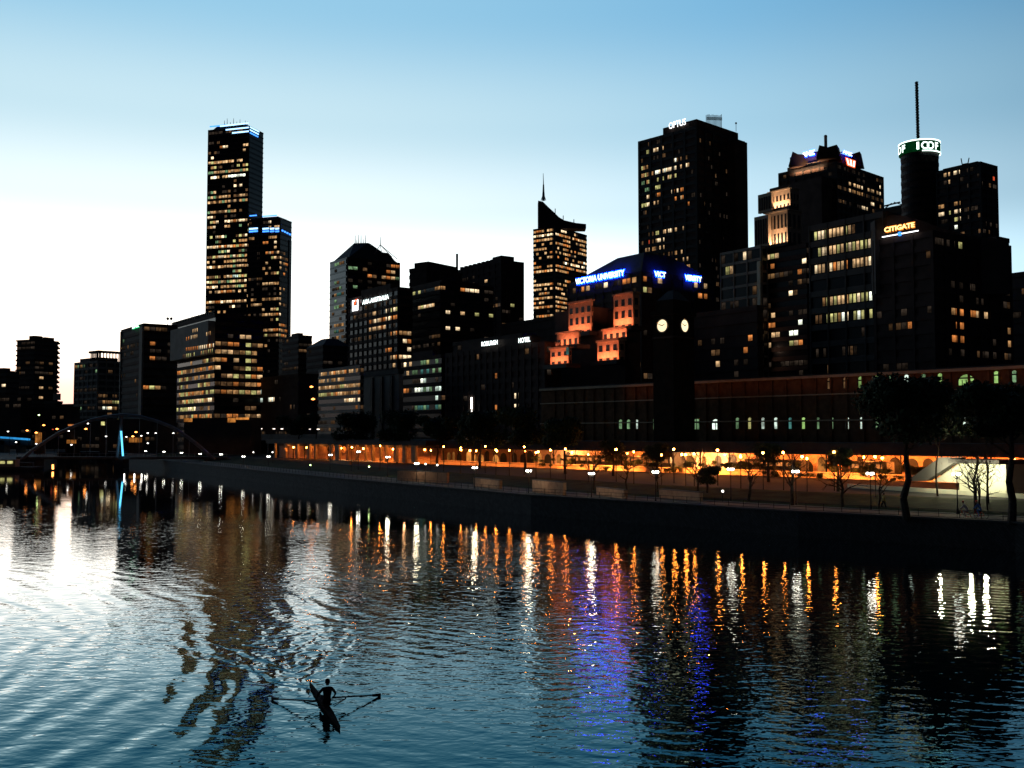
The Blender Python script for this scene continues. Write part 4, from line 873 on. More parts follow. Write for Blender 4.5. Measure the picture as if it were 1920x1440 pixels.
for px, mt in ((1164, 'g'), (1179, 'g'), (1194, 'w'), (1383, 'g'), (1406, 'y'), (1431, 'w'), (1455, 'w'), (1482, 't'), (1507, 'gl'), (1534, 'g'), (1560, 'g'), (1589, 'w'), (1616, 'w'), (1645, 'g'), (1763, 'dim')): swin(px, 783-(px-1400)*.003 + (3 if px < 1200 else 0), 804, 6.5, mt)
for px, wd, mt in ((1234, 18, 'g'), (1287, 50, 'g'), (1342, 13, 'w'), (1812, 16, 'w')): swin(px, 786 if px < 1700 else 778, 805, wd, mt)
arealight('cornice_light', FS.at(FS.L*.55, zc-1.4, 2.6), FS.at(FS.L*.55, zc-.6, 0), FS.L*.8, .2, 140, (1, .25, .05), '').rotation_euler
# platform canopy
cp = empty('platform_canopy', (*sp_(0, 0), 7.5), 'long dark flat station canopy on posts above the sodium lit platforms', 'canopy')
FC = Face(sp_(sline(520, 0), 0), sp_(-60, 0), 3.7, 8)
mb = MB(); FC.box(mb, 0, FC.L, 7.5, 9.6, -13, .3); mb.build('roof', M['roofm'], cp)
n = int(FC.L/7)
for i in range(n):
    u = FC.L-2-i*7
    if u < 1: break
    if i < 44:
        mb = MB(); q0, q1 = FC.at(u, 3.3, -1), FC.at(u, 7.5, -1); mb.tube(q0, q1, .16, .13, 6); mb.tube(q0+Vector((0, 0, 2.6)), FC.at(u+1.1, 7.48, -1), .08, n=4).tube(q0+Vector((0, 0, 2.6)), FC.at(u-1.1, 7.48, -1), .08, n=4)
        mb.build('post', M['black'], cp)
pw = empty('parapet_wall', (*sp_(0, -1), 3.7), 'low sodium lit wall running along the foot of the platforms', 'wall')
FPW = Face(sp_(sline(700, -1.2), -1.2), sp_(-60, -1.2), 3.2, 4.5)
mb = MB(); FPW.box(mb, 0, FPW.L, 3.1, 4.3, -.3, 0); mb.build('wall', M['sand'], pw)
mb = MB(); FPW.box(mb, 0, FPW.L, 4.301, 4.45, -.4, .12); mb.build('coping', M['sand'], pw)
# brick arcade behind the platform
FB = Face(sp_(sline(560, 10), 10), sp_(-60, 10), 3.7, 7.5)
aw = empty('platform_arcade', (*sp_(0, 10), 3.7), 'brick arcade wall at the back of the platforms glowing orange', 'wall')
mb = MB(); FB.box(mb, 0, FB.L, 3.2, 7.49, -.5, 0); mb.build('wall', M['brick'], aw)
rb = random.Random(11); u = FB.L-2; k = 0
while u > 3 and k < 95:
    wd = rb.uniform(1.0, 2.6); mb = MB(); FB.arch(mb, u-wd/2, wd, 3.9, rb.uniform(5.8, 7.1), .06); mb.build('archway', M['black'] if rb.random() < .6 else E['shop'], aw); u -= wd+rb.uniform(.5, 2.2); k += 1
# parked train
tr = empty('commuter_train', (*sp_(10, 5), 4), 'dark parked commuter train seen as a long low shape under the canopy', 'train')
for (xa, xb) in ((1500, 1395), (1660, 1590), (1255, 1180), (1150, 1060)):
    t0, t1 = sline(xa, 5), sline(xb, 5); FT = Face(sp_(t1, 5), sp_(t0, 5), 4, 6)
    mb = MB(); FT.box(mb, 0, FT.L, 4.3, 6.3, -2.6, 0); mb.build('carriage', M['conc'], tr)
    mb = MB(); nn = int(FT.L/2.2)
    for i in range(nn): FT.quad(mb, .5+i*2.2, 1.9+i*2.2, 5.1, 5.8, .03)
    mb.build('window_row', E['o'], tr)
# sodium lamps on the canopy edge
k = 0; first = None
lens = [FC.L-4-i*9.5 for i in range(30) if FC.L-4-i*9.5 > 2]
lj = random.Random(4)
LP = []
for i, u in enumerate(lens):
    u += lj.uniform(-3, 3); p_ = FC.at(u, 7.05, .1 if i % 3 else -4); LP.append(p_)
    if first is None:
        first = empty('platform_lamp', p_, 'sodium lamp hanging from the station canopy', 'lamp', 'sodium lamps under the station canopy')
        g0 = MB().ball(p_, .24, 6).build('bulb', E['sod'], first); g1 = MB().tube(p_+Vector((0, 0, .2)), p_+Vector((0, 0, .5)), .12, n=6).build('bracket', M['black'], first)
    else:
        r_ = first.copy(); COL.objects.link(r_); r_.location = p_
        for g in (g0, g1): q = g.copy(); COL.objects.link(q); q.parent = r_
    px = proj(p_)[0]
    e_ = lj.choice((700, 1100, 1700)) if px > 1050 else 260
    if i % 2 == 0: pointlight('platform_glow', FC.at(u, 6.7, -3), e_, (1, .24, .035), .3)
    arealight('wall_fill', FC.at(u, 6.7, 2.9), FC.at(u, 3.8, 1.2), 9.5, .3, e_*1.0, (1, .24, .035), '').data.spread = math.radians(75)  # added fill light without a fixture, brightens only the platform wall
for px in range(1070, 1900, 62): q = sp_(sline(px, 6.5), 6.5); pointlight('platform_glow', (q.x, q.y, 6.8), 2300, (1, .25, .04), .3)
for px in (1290, 1335, 1060, 640, 700): q = sp_(sline(px, 7), 7); pointlight('platform_glow', (q.x, q.y, 6.0), 6000, (1, .46, .16), .3)

# cream wall with ramp at the right
FK = Face(P(1700, 880, 141).xy, P(1886, 880, 127).xy, 3.7, 8)
kw = empty('ticket_hall', FK.at(0, 3.7, 0), 'small cream walled building brightly lit with a dark sloping stair in front', 'building')
u0 = FK.hit(1700, 870)[0]; zt = 7.35
uw = FK.hit(1798, 870)[0]; mb = MB(); FK.box(mb, uw, FK.L, 3.3, zt, -4, 0); tri = [FK.hit(*q) for q in ((1748, 903), (1798, 905), (1798, 868))]; tri = [(min(x_, uw-.01), z_) for x_, z_ in tri]; mb.hexa([FK.at(x_, z_, -.3) for x_, z_ in tri], [FK.at(x_, z_, 0) for x_, z_ in tri]); mb.build('wall', M['cream'], kw); mb = MB(); FK.box(mb, uw-.3, FK.L+.3, zt, zt+.5, -5, 1.6); mb.build('roof', M['roofm'], kw)
a_, b_, c_, d_ = [FK.hit(*q) for q in ((1712, 902), (1750, 901), (1818, 857), (1775, 857))]
pts = [a_, b_, c_, d_]; mb = MB().hexa([FK.at(x_, z_, .3) for x_, z_ in pts], [FK.at(x_, z_, 1.3) for x_, z_ in pts]); mb.build('stair', M['conc'], kw)
mb = MB(); FK.box(mb, -9, FK.L+6, 3.0, 3.95, 1.7, 2.1); mb.build('low_wall', M['cream'], kw)
for px in (1790, 1850, 1878): q = FK.at(FK.hit(px, 870)[0], 6.9, 3.2); pointlight('wall_light', q, 900, (1, .95, .6), .25)

# ------------------------------------------------------------------ promenade lamps
def lamp_proto(name, label, group):
    r_ = empty(name, (0, 0, 0), label, 'lamp', group)
    parts = [MB().tube((0, 0, 0), (0, 0, .5), .16, .1, 8).tube((0, 0, .5), (0, 0, 3.75), .07, .05, 8).build('post', M['black'], r_)]
    mb = MB()
    for i in range(3):
        a_ = 2*math.pi*i/3+.4; mb.tube((0, 0, 3.4), (.38*math.cos(a_), .38*math.sin(a_), 3.65), .035, n=4)
    parts.append(mb.build('arms', M['black'], r_))
    for i in range(3):
        a_ = 2*math.pi*i/3+.4; parts.append(MB().ball((.34*math.cos(a_), .34*math.sin(a_), 3.9), .14, 6).build('globe', E['lamp'], r_))
    return r_, parts
def put_copy(r_, parts, loc, label=None):
    c_ = r_.copy(); COL.objects.link(c_); c_.location = loc
    if label: c_['label'] = label
    for g in parts: q = g.copy(); COL.objects.link(q); q.parent = c_
    return c_
LAMPS = [(1794, 889, 102), (1632, 888, 113), (1492, 884, 121), (1370, 880, 129), (1229, 885, 132), (1109, 888, 140), (991, 883, 150), (890, 877, 164), (781, 869, 185), (727, 857, 205), (672, 847, 225), (619, 853, 240), (503, 856, 270), (456, 856, 285), (414, 852, 300), (375, 851, 320), (340, 849, 335), (307, 847, 355), (273, 846, 385)]
lr, lparts = lamp_proto('promenade_lamp', 'three globed lamp post on the riverside promenade', 'lamp posts along the promenade')
for i, (px, py, D) in enumerate(LAMPS):
    p_ = P(px, py, D); loc = Vector((p_.x, p_.y, p_.z-3.9))
    if i == 0: lr.location = loc
    else: put_copy(lr, lparts, loc)
    if D < 260: pointlight('bank_glow', p_+Vector((0, 0, .5)), 150 if 135 < D < 215 else 5, (1, .8, .5), .25)
for px, py, D, g in ((582, 872, 235, 'lampg'), (692, 875, 200, 'lampg'), (798, 870, 178, 'lampf'), (820, 872, 176, 'lampf'), (475, 848, 300, 'lampf'), (511, 848, 290, 'lampf'), (1355, 921, 131, 'lampf')):
    p_ = P(px, py, D); zb_ = 2.5; r_ = empty('bollard_light', (p_.x, p_.y, zb_), 'small single light near the promenade at picture column %d' % px if 0 else {582: 'green bollard light low on the bank under the station end', 692: 'yellowish green light by the pole on the bank', 798: 'left one of two small white lights on the bank', 820: 'right one of two small white lights on the bank', 475: 'tiny white light on the far bank, left of its twin', 511: 'tiny white light on the far bank, right of its twin', 1355: 'short white light bollard below the platforms'}[px], 'light')
    MB().ball(p_, .16 if D < 240 else .2, 6).build('lamp_head', E[g] if D > 150 else E['lampf'], r_); MB().tube((p_.x, p_.y, zb_), p_, .05, n=5).build('post', M['black'], r_)
SOD = [(660, 221, 1.), (713, 214, .4), (808, 208, .5), (832, 206, .7), (864, 202, .5), (893, 199, .5), (910, 197, .8), (930, 195, 1.3), (955, 191, .7), (983, 186, .9), (1005, 180, 1.), (1032, 175, 1.), (1060, 171, .8), (1103, 167, .6), (1155, 163, 1.4), (1188, 160, .6), (1240, 157, .6), (1263, 155, 1.1), (1285, 153, 1.5), (1301, 152, 1.2), (1345, 149, 1.2), (1388, 146, 1.2), (1430, 143, 1.3), (1468, 141, 1.), (1512, 138, 1.2), (1563, 136, 1.3), (1640, 128, 1.2)]
for i, (px, D, s_) in enumerate(SOD):
    p_ = P(px, 815, D); z_ = 8.3 + .5*math.sin(i*2.3); p_.z = z_
    if i == 0:
        sr = empty('street_lamp', (p_.x, p_.y, 3.2), 'sodium street lamp on a slim post in front of the station platforms', 'lamp', 'sodium lamps in front of the platforms')
        spr = [MB().tube((p_.x, p_.y, 3.2), (p_.x, p_.y, 8.3), .08, .05, 6).build('post', M['black'], sr), MB().lathe((p_.x, p_.y, 8.3), [(.02, -.16), (.14, -.1), (.16, .05), (.05, .16)], 10).build('lamp_head', E['sod'], sr)]
    else:
        c_ = sr.copy(); COL.objects.link(c_); c_.location = (p_.x, p_.y, z_-5.1)
        for g in spr: q = g.copy(); COL.objects.link(q); q.parent = c_; q.scale = (s_**.5, s_**.5, 1) if g is spr[1] else (1, 1, 1)
for i, (xa, xb, yt, yb, lab) in enumerate(((618, 655, 869, 881, 'small dim lit garden wall left of the pole on the bank'), (745, 838, 893, 912, 'long orange lit garden wall above the landing stage'), (888, 936, 903, 919, 'short lit garden wall right of the long orange one'), (998, 1056, 907, 930, 'brightest tan lit garden wall segment under a lamp post'), (1118, 1170, 921, 936, 'lit garden wall segment right of the brightest tan one'), (1236, 1312, 925, 941, 'long dim garden wall segment furthest right'))):
    D = 8.5*F/(yb-(9 if i == 1 else 5)-815); qa, qb = P(xa, yb, D*1.03), P(xb, yb, D*.97); H_ = (yb-yt)*D/F; fg = Face(qa.xy, qb.xy, 2.5, 2.5+H_)
    e = empty('garden_wall', fg.at(0, 2.5), lab, 'wall'); mb = MB(); fg.box(mb, 0, fg.L, 2.3, 2.5+H_, -.5, 0); mb.build('wall', M['brick'], e); mb = MB(); fg.box(mb, -.05, fg.L+.05, 2.501+H_, 2.6+H_, -.55, .06); mb.build('coping', M['conc'], e)
    pointlight('bank_glow', fg.at(fg.L*.45, 2.5+H_+1.2, 3.2), 42 if i in (1, 3) else 16, (1, .5, .2), .2)  # added point light with no lamp of its own, brightens the garden wall
# long lit landing strip by the water
m_ = surf('lit_kerb', (.12, .16, .04), .9, .1)
lf = empty('landing_stage', P(720, 925, 180), 'low floating landing stage with a pale green lit edge along the river wall', 'jetty')
q0, q1 = P(705, 919, 197), P(948, 941, 160)
d_ = (q1-q0); d_.z = 0; e_ = d_.normalized(); nn = Vector((e_.y, -e_.x, 0))
def zset(v, z): return Vector((v.x, v.y, z))
mb = MB().hexa([zset(q0, .1), zset(q1, .1), zset(q1+nn*-2, .1), zset(q0+nn*-2, .1)], [zset(q0, .75), zset(q1, .75), zset(q1+nn*-2, .75), zset(q0+nn*-2, .75)]); mb.build('deck', M['conc'], lf)

# street lamp left of centre and road lamps
def tall_lamp(px, py, D, label, mt='sodb', arm=1.2, r_=.35, zb_=3.7):
    p_ = P(px, py, D); e = empty('street_lamp', (p_.x+arm, p_.y, zb_), label, 'lamp', 'street lamps on the far road')
    MB().tube((p_.x+arm, p_.y, zb_), (p_.x+arm, p_.y, p_.z+.3), .12, .08, 6).tube((p_.x+arm, p_.y, p_.z+.3), (p_.x, p_.y, p_.z+.25), .07, n=5).build('post', M['black'], e)
    MB().lathe((p_.x, p_.y, p_.z), [(.01, -r_*.6), (r_, -r_*.3), (r_, 0), (.1, r_*.5)], 8).build('lamp_head', E[mt], e); return e
tall_lamp(584, 725, 330, 'tall sodium street lamp with curved arm left of the ribbon windowed block', r_=.55, arm=1.6)
tall_lamp(587, 748, 330, 'sodium lamp lower on the same street as the tall curved arm lamp', r_=.6)
FARL = [(73, 778, 'lampg', 'yellow lamp highest above the left bank'), (82, 797, 'sodb', 'upper middle sodium lamp of the left bank cluster'), (51, 807, 'sodb', 'leftmost large sodium lamp of the left bank'), (68, 811, 'sodb', 'small sodium lamp right of the leftmost large one'), (107, 804, 'sodb', 'large sodium lamp left of the arched footbridge'), (99, 805, 'r', 'small red lamp beside the large sodium lamp by the footbridge'), (15, 809, 'lampf', 'white lamp at the left edge above the blue light band'), (161, 804, 'sodb', 'sodium lamp behind the left half of the arch'), (129, 808, 'lampf', 'pale lamp behind the left half of the arch'), (165, 794, 'lampf', 'dim lamp behind the arch, higher than the sodium one'), (199, 818, 'lampf', 'white lamp just left of the blue lit mast'), (255, 810, 'sodb', 'bright sodium lamp right of the blue lit mast'), (237, 819, 'lampf', 'violet white lamp right beside the blue lit mast'), (249, 818, 'sodb', 'low orange lamp under the bright sodium lamp'), (265, 817, 'lampf', 'lamp next to the low orange lamp right of the mast'), (277, 812, 'lampf', 'first white lamp of the row right of the mast'), (292, 812, 'lampf', 'second white lamp of the row right of the mast'), (325, 812, 'lampf', 'third white lamp of the row, under the right half of the arch'), (348, 807, 'sodb', 'sodium lamp at the start of the white tube lights'), (348, 812, 'lampf', 'fourth white lamp of the row, right end'), (455, 818, 'sodb', 'sodium lamp below the white tube lights'), (469, 819, 'sodb', 'dim sodium lamp right of the one below the tube lights'), (30, 829, 'lampf', 'small white lamp under the blue light band'), (68, 832, 'lampf', 'white lamp under the leftmost sodium cluster'), (277, 831, 'lampf', 'single white lamp below the row right of the mast'), (134, 834, 'lampf', 'small lamp low behind the arch foot')]
for px, py, mt, lab in FARL: tall_lamp(px, py, 445 if px < 340 else 420, lab, mt, .8, .62 if mt == 'sodb' else .42, 2.3)
# illuminated tree glow / kiosks
for px, py, wpx, hpx, mt, lab in ((72, 822, 12, 22, 'shop', 'orange lit kiosk under the leftmost sodium lamps'), (134, 828, 18, 7, 'shop', 'long low orange shopfront left of the mast'), (254, 825, 24, 9, 'shop', 'orange lit kiosk right of the blue lit mast'), (133, 797, 11, 3, 'o', 'thin orange lit sign board above the arch'), (193, 794, 7, 7, 'y', 'small yellow lit hut left of the mast top')):
    c = P(px, py, 460); W_, H_ = wpx*460/F, hpx*460/F; r_ = empty('kiosk', (c.x, c.y, 2.3), lab, 'kiosk')
    MB().box((c.x, c.y+1.5, 2.3), W_+1, 2.8, c.z+H_/2-2.3+.6).build('wall', M['brown'], r_); mb = MB(); mb.poly([(c.x-W_/2, c.y, c.z-H_/2), (c.x+W_/2, c.y, c.z-H_/2), (c.x+W_/2, c.y, c.z+H_/2), (c.x-W_/2, c.y, c.z+H_/2)]); mb.build('lit_front', E[mt], r_)
# distant dark masses on the far left
for lab, a_, b_, c_, D, yt in (('low dark waterfront block at the far left edge', -60, 40, 60, 560, 740), ('low dark waterfront block under the apartment tower', 40, 120, 150, 560, 762), ('low dark waterfront block behind the footbridge arch', 130, 300, 345, 480, 785), ('long low dark block behind the white tube lights', 300, 480, 560, 440, 792)):
    block(lab, a_, b_, c_, D, yt, 'brown', 'brown', dir=(-.9, .43), regs=[(0, 760, 350, 840, .03, 'a dim')])
# blue light band on a bridge at the left
bb = empty('road_bridge', P(30, 825, 500), 'distant low road bridge with a blue light band at the left edge', 'bridge')
q0, q1 = P(-60, 820, 500), P(58, 824.5, 500)
MB().hexa([zset(q0, q0.z-3), zset(q1, q1.z-3), zset(q1, q1.z-3)+Vector((0, 9, 0)), zset(q0, q0.z-3)+Vector((0, 9, 0))], [zset(q0, q0.z-.6), zset(q1, q1.z-.6), zset(q1, q1.z-.6)+Vector((0, 9, 0)), zset(q0, q0.z-.6)+Vector((0, 9, 0))]).build('deck', M['conc'], bb)
for a_, b_, mt in ((-30, 24, 'bluel'), (25, 38, 'bluel'), (39, 56, 'cyan')):
    qa, qb = P(a_, 820+a_*.07, 499), P(b_, 820+b_*.07, 499); MB().tube(qa, qb, .5, n=5).build('light_band', E['bluel'], bb)
for px in (-20, 10, 40): q = P(px, 825, 503); MB().box((q.x, q.y, -1), 2, 6, q.z+1).build('pier', M['conc'], bb)

# ------------------------------------------------------------------ arched footbridge
fb = empty('footbridge', P(228, 860, 330), 'arched steel footbridge with a tall mast and a blue light tube', 'bridge')
arch = [(40, 862), (60, 845), (85, 828), (110, 812), (140, 799), (170, 788), (200, 781), (230, 778), (262, 781), (295, 790), (325, 802), (355, 822), (380, 842), (402, 862)]
mb = MB(); pts = [P(x_, y_, 330) for x_, y_ in arch]
for i in range(len(pts)-1): mb.tube(pts[i], pts[i+1], .55, n=8)
mb.build('arch', M['steel'], fb, smooth=False)
da, db = P(30, 858, 330), P(425, 861, 330)
MB().hexa([zset(da, 3.1), zset(db, 3.1), zset(db, 3.1)+Vector((0, 5, 0)), zset(da, 3.1)+Vector((0, 5, 0))], [zset(da, 3.9), zset(db, 3.9), zset(db, 3.9)+Vector((0, 5, 0)), zset(da, 3.9)+Vector((0, 5, 0))]).build('deck', M['conc'], fb)
mb = MB()
for i in range(34):
    q = da.lerp(db, i/33); mb.tube(zset(q, 3.9), zset(q, 5.), .05, n=4)
mb.tube(zset(da, 5.), zset(db, 5.), .06, n=4); mb.build('railing', M['steel'], fb)
mb = MB()
for i in range(2, len(pts)-2): mb.tube(pts[i], zset(pts[i], 3.9), .07, n=4)
mb.build('hangers', M['steel'], fb)
t_, f1, f2 = P(228, 780, 330), P(219, 858, 330), P(231, 858, 330)
MB().tube(f1, t_, .5, .35, 7).build('mast', M['steel'], fb)
MB().tube(P(230.5, 855, 329), P(227, 808, 329), .28, n=6).build('light_tube', E['cyan'], fb)
for x_ in (60, 402): q = P(x_, 870, 332); MB().box((q.x, q.y, -1), 5, 6, 4.05).build('abutment', M['quay'], fb)
pl = P(228, 860, 332); MB().box((pl.x, pl.y, -1), 3, 5, 4.05).build('pier', M['quay'], fb)

# white tube lights over the viaduct
vd = empty('rail_viaduct', P(500, 820, 400), 'dark railway viaduct with an orange lit arcade left of the station', 'viaduct')
FV = Face(P(335, 815, 490).xy, P(625, 815, 345).xy, 3, 12)
mb = MB(); FV.box(mb, 0, FV.L, 8.8, 11.2, -9, 0); mb.build('deck', M['conc'], vd)
for i in range(16): mb = MB(); FV.box(mb, 4+i*FV.L/16, 5.4+i*FV.L/16, 2.4, 8.79, -8, -.6); mb.build('pier', M['brown'], vd)
xs = [341, 357, 372, 388, 403, 419, 434, 449, 461, 470, 480, 491, 515, 530, 547, 564, 581, 598]
for i, x_ in enumerate(xs):
    u_, z_ = FV.hit(x_, 802.3+i*.15); wd = 2.0
    r_ = empty('tube_light', FV.at(u_, z_, .3), 'white tube light in the row above the railway viaduct', 'light', 'white tube lights above the viaduct')
    mb = MB(); FV.box(mb, u_-wd/2, u_+wd/2, z_-.14, z_+.14, .2, .4); mb.build('tube', E['fluo'], r_); mb = MB(); mb.tube(FV.at(u_, 11.2, .1), FV.at(u_, z_, .1), .06, n=4); mb.build('post', M['black'], r_)
# orange lit arcade bays (x 515-790)
FO = Face(P(500, 838, 330).xy, P(800, 838, 262).xy, 3, 9)
oa = empty('lit_arcade', FO.at(0, 3.7), 'row of orange lit arcade bays under the left end of the station canopy', 'arcade')
mb = MB(); FO.box(mb, 0, FO.L, 3.7, 8.2, -5, -4.5); mb.build('wall', M['brick'], oa); mb = MB(); FO.box(mb, 0, FO.L, 8.2, 9.4, -5, .3); mb.build('roof', M['roofm'], oa)
for px, w_ in ((515, 1), (534, 1.6), (556, 1), (578, 2.2), (590, 1.2), (619, 1.4), (632, 3), (650, .8), (668, .5), (684, .5), (697, .7), (712, .5), (722, .5), (740, 1.4), (757, 2), (775, 2.5)):
    u_ = FO.hit(px, 830)[0]; mb = MB(); FO.box(mb, u_-w_*.35, u_+w_*.35, 3.7, 8.19, -.7, 0); mb.build('pier', M['sand'], oa)
for px in (525, 545, 568, 585, 604, 642, 664, 676, 690, 705, 718, 730, 750): u_ = FO.hit(px, 830)[0]; pointlight('arcade_glow', FO.at(u_, 7.4, -2.2), R.choice((60, 150, 260)), (1, .28, .045), .25)

# ------------------------------------------------------------------ trees
def crown_mesh(name, rx, rz, n, seed, leaf=.3, hollow=.35):
    r_ = random.Random(seed); v = []; f = []
    lobes = [(Vector((r_.uniform(-.55, .55)*rx, r_.uniform(-.55, .55)*rx, r_.uniform(-.5, .6)*rz)), r_.uniform(.32, .55)) for _ in range(11)]
    for i in range(n):
        c_, s_ = r_.choice(lobes); d = Vector((r_.gauss(0, 1), r_.gauss(0, 1), r_.gauss(0, 1))).normalized()
        p_ = c_ + Vector((d.x*rx, d.y*rx, d.z*rz))*s_*r_.uniform(hollow, 1)**.5
        a_ = Vector((r_.gauss(0, 1), r_.gauss(0, 1), r_.gauss(0, 1))).normalized(); b_ = a_.cross(d).normalized()*leaf*r_.uniform(.5, 1.2); a_ = a_*leaf*r_.uniform(.6, 1.4)
        k = len(v); v += [p_-a_, p_-b_*.6, p_+a_, p_+b_*.6]; f.append((k, k+1, k+2, k+3))
    me = bpy.data.meshes.new(name); me.from_pydata(v, [], f); me.materials.append(M['leaf']); return me
def limb_mb(h, r0, seed, spread, n=9, sub=4, fork=.35, lean=0):
    r_ = random.Random(seed); mb = MB(); top = Vector((lean, 0, h)); pts = [Vector((0, 0, -.3))]
    for i in range(1, 7): pts.append(Vector((lean*i/6 + r_.uniform(-.03, .03)*h, r_.uniform(-.03, .03)*h, h*i/6)))
    for i in range(6): mb.tube(pts[i], pts[i+1], r0*(1-i/7.5), r0*(1-(i+1)/7.5), 7, False)
    for k in range(n):
        t = fork + (1-fork)*k/n; i = min(5, int(t*6)); b_ = pts[i].lerp(pts[i+1], t*6-i); a_ = r_.uniform(0, 6.28); L = spread*(1.15-t*.6)
        q = b_; rr_ = r0*(1-t)*.55+.03; d = Vector((math.cos(a_), math.sin(a_), r_.uniform(.5, 1.1))).normalized()
        for s_ in range(3):
            nx = q + d*L/3; mb.tube(q, nx, rr_, rr_*.65, 5, False); 
            for m_ in range(sub):
                dd = (d + Vector((r_.gauss(0, .6), r_.gauss(0, .6), r_.gauss(.1, .4)))).normalized(); mb.tube(nx, nx+dd*L*.3, rr_*.4, .012, 4, False)
            d = (d + Vector((r_.gauss(0, .25), r_.gauss(0, .25), r_.gauss(.12, .2)))).normalized(); q = nx; rr_ *= .65
    return mb
crowns = [crown_mesh('crown', 5.2, 3.6, 5200, 21+i, .3) for i in range(3)]
def tree(px, D, zb_, zc, sc, r0, label, seed, name='plane_tree', group='dense trees on the riverbank', th=None):
    p_ = P(px, 815, D); p_.z = zb_; t = empty(name, p_, label, 'tree', group)
    tr_ = limb_mb(zc-zb_+2, r0, seed, 3.5*sc, 7, 2, .55); me = tr_.build('trunk', M['bark'], None, loc=Vector((0, 0, 0))); me.parent = t
    o = bpy.data.objects.new('crown', crowns[seed % 3]); COL.objects.link(o); o.parent = t; o.location = (0, 0, zc-zb_+1.2*sc); o.scale = (sc, sc, sc); o.rotation_euler = (0, 0, seed*1.3)
    return t
TR = [(1698, 104, 2.7, 12.4, 1.0, .42, 'big tree with thick black trunk left of the cream wall'), (1893, 98, 2.7, 12.0, 1.0, .42, 'big tree with thick black trunk at the right edge'), (1756, 128, 3.6, 12.6, .9, .14, 'dense tree behind the big left trunked one, in front of the station'), (1850, 118, 3.4, 12.6, .9, .14, 'dense tree right of the cream wall stair'),
      (1570, 138, 3.2, 7.4, .45, .25, 'small dense tree in front of the platforms, right of the bare ones'), (1325, 140, 3.4, 5.0, .38, .15, 'low dark bushy tree in front of the brightest platform light'), (1150, 190, 3.4, 7.4, .55, .3, 'dark tree against the station left of the lit long window'), (1060, 200, 3.7, 10, 1.1, .3, 'dark tree in front of the station end'), (985, 215, 3.7, 11, 1.2, .3, 'dark tree at the left end of the station building'),
      (900, 235, 3.7, 11, 1.2, .3, 'dark tree below the hotel sign'), (820, 255, 3.7, 11, 1.2, .3, 'dark tree left of the hotel'), (745, 275, 3.7, 11.5, 1.3, .3, 'dark tree below the blank grey block'), (670, 300, 3.7, 11.5, 1.3, .3, 'dark tree below the ribbon windowed block'), (560, 325, 3.7, 12.5, 1.3, .3, 'dark tree at the foot of the dark brick block'), (1230, 178, 3.4, 7.2, .5, .3, 'dark tree under the clock tower'), (1440, 165, 3.4, 7.3, .5, .3, 'dark tree against the middle of the station')]
for i, a_ in enumerate(TR): tree(*a_, seed=i+1)
def bare(px, D, zb_, h, r0, spread, label, seed, lean=0):
    p_ = P(px, 815, D); p_.z = zb_; t = empty('bare_tree', p_, label, 'tree', 'bare trees in front of the platforms')
    mb = limb_mb(h, r0, seed, spread, 12, 3, .22, lean); o = mb.build('trunk', M['bark'], None, loc=Vector((0, 0, 0))); o.parent = t
    tw = MB(); r_ = random.Random(seed+50)
    for k in range(220):
        q = Vector((r_.gauss(lean*.7, spread*.45), r_.gauss(0, spread*.45), r_.uniform(h*.45, h*1.1))); d = Vector((r_.gauss(0, .5), r_.gauss(0, .5), r_.uniform(.2, 1))).normalized()*r_.uniform(.3, .8)
        tw.tube(q, q+d, .015, .008, 3, False)
    o = tw.build('twigs', M['bark'], None, loc=Vector((0, 0, 0))); o.parent = t; o['kind'] = 'stuff'
for i, a_ in enumerate([(1484, 123, 2.9, 6.2, .24, 3.2, 'bare forked tree beside the lamp in the middle of the lit platforms'), (1578, 120, 2.9, 5.6, .2, 3., 'bare spreading tree right of the middle lamp'), (1402, 130, 3., 5.8, .2, 2.6, 'bare tree left of the middle lamp with a dark stem'), (1308, 136, 3.1, 5.4, .16, 2.6, 'bare tree by the brightest patch of platform light'), (1826, 110, 2.9, 6.4, .2, 3.0, 'bare tree in front of the cream wall, thicker of the pair'), (1834, 111, 2.9, 6.2, .12, 2.2, 'thin bare tree in front of the cream wall beside a thicker one'), (1849, 112, 2.9, 6.4, .09, 1.6, 'leaning thin bare sapling before the cream wall'), (1175, 150, 3.2, 5.5, .14, 2.6, 'bare tree left of the lamp under the clock tower'), (1112, 152, 3.2, 5.6, .16, 2.8, 'bare tree beside the lamp further left'), (1232, 146, 3.2, 5.4, .12, 2.2, 'slender bare tree beside the lamp under the clock tower'), (1645, 118, 2.9, 5.6, .12, 2.4, 'bare tree right of the lamp near the big trunk')]): bare(*a_, seed=60+i, lean=.25*(-1)**i)
# shrubs row on the platform side
sh = [crown_mesh('foliage', 1.3, .8, 700, 90+i, .12) for i in range(2)]
rs = random.Random(5)
SHL = []
for i in range(84):
    px = 1000+i*10.6+rs.uniform(-7, 7); off = rs.choice((-2.6, -.3, 1.2, 3.6, -2.2)); q = sp_(sline(px, off), off)
    o = bpy.data.objects.new('shrub', sh[i % 2]); COL.objects.link(o); s_ = rs.uniform(.5, 1.15)*(.75 if off < -2 else 1); o.location = (q.x, q.y, (3.5 if off < -2 else 4.6)+rs.uniform(0, .8)); o.scale = (s_, s_, s_*rs.uniform(.8, 1.5)); o.rotation_euler = (0, 0, i)
    tag(o, 'dark shrub in the planting along the platform wall', 'shrub', 'shrubs along the platform wall')

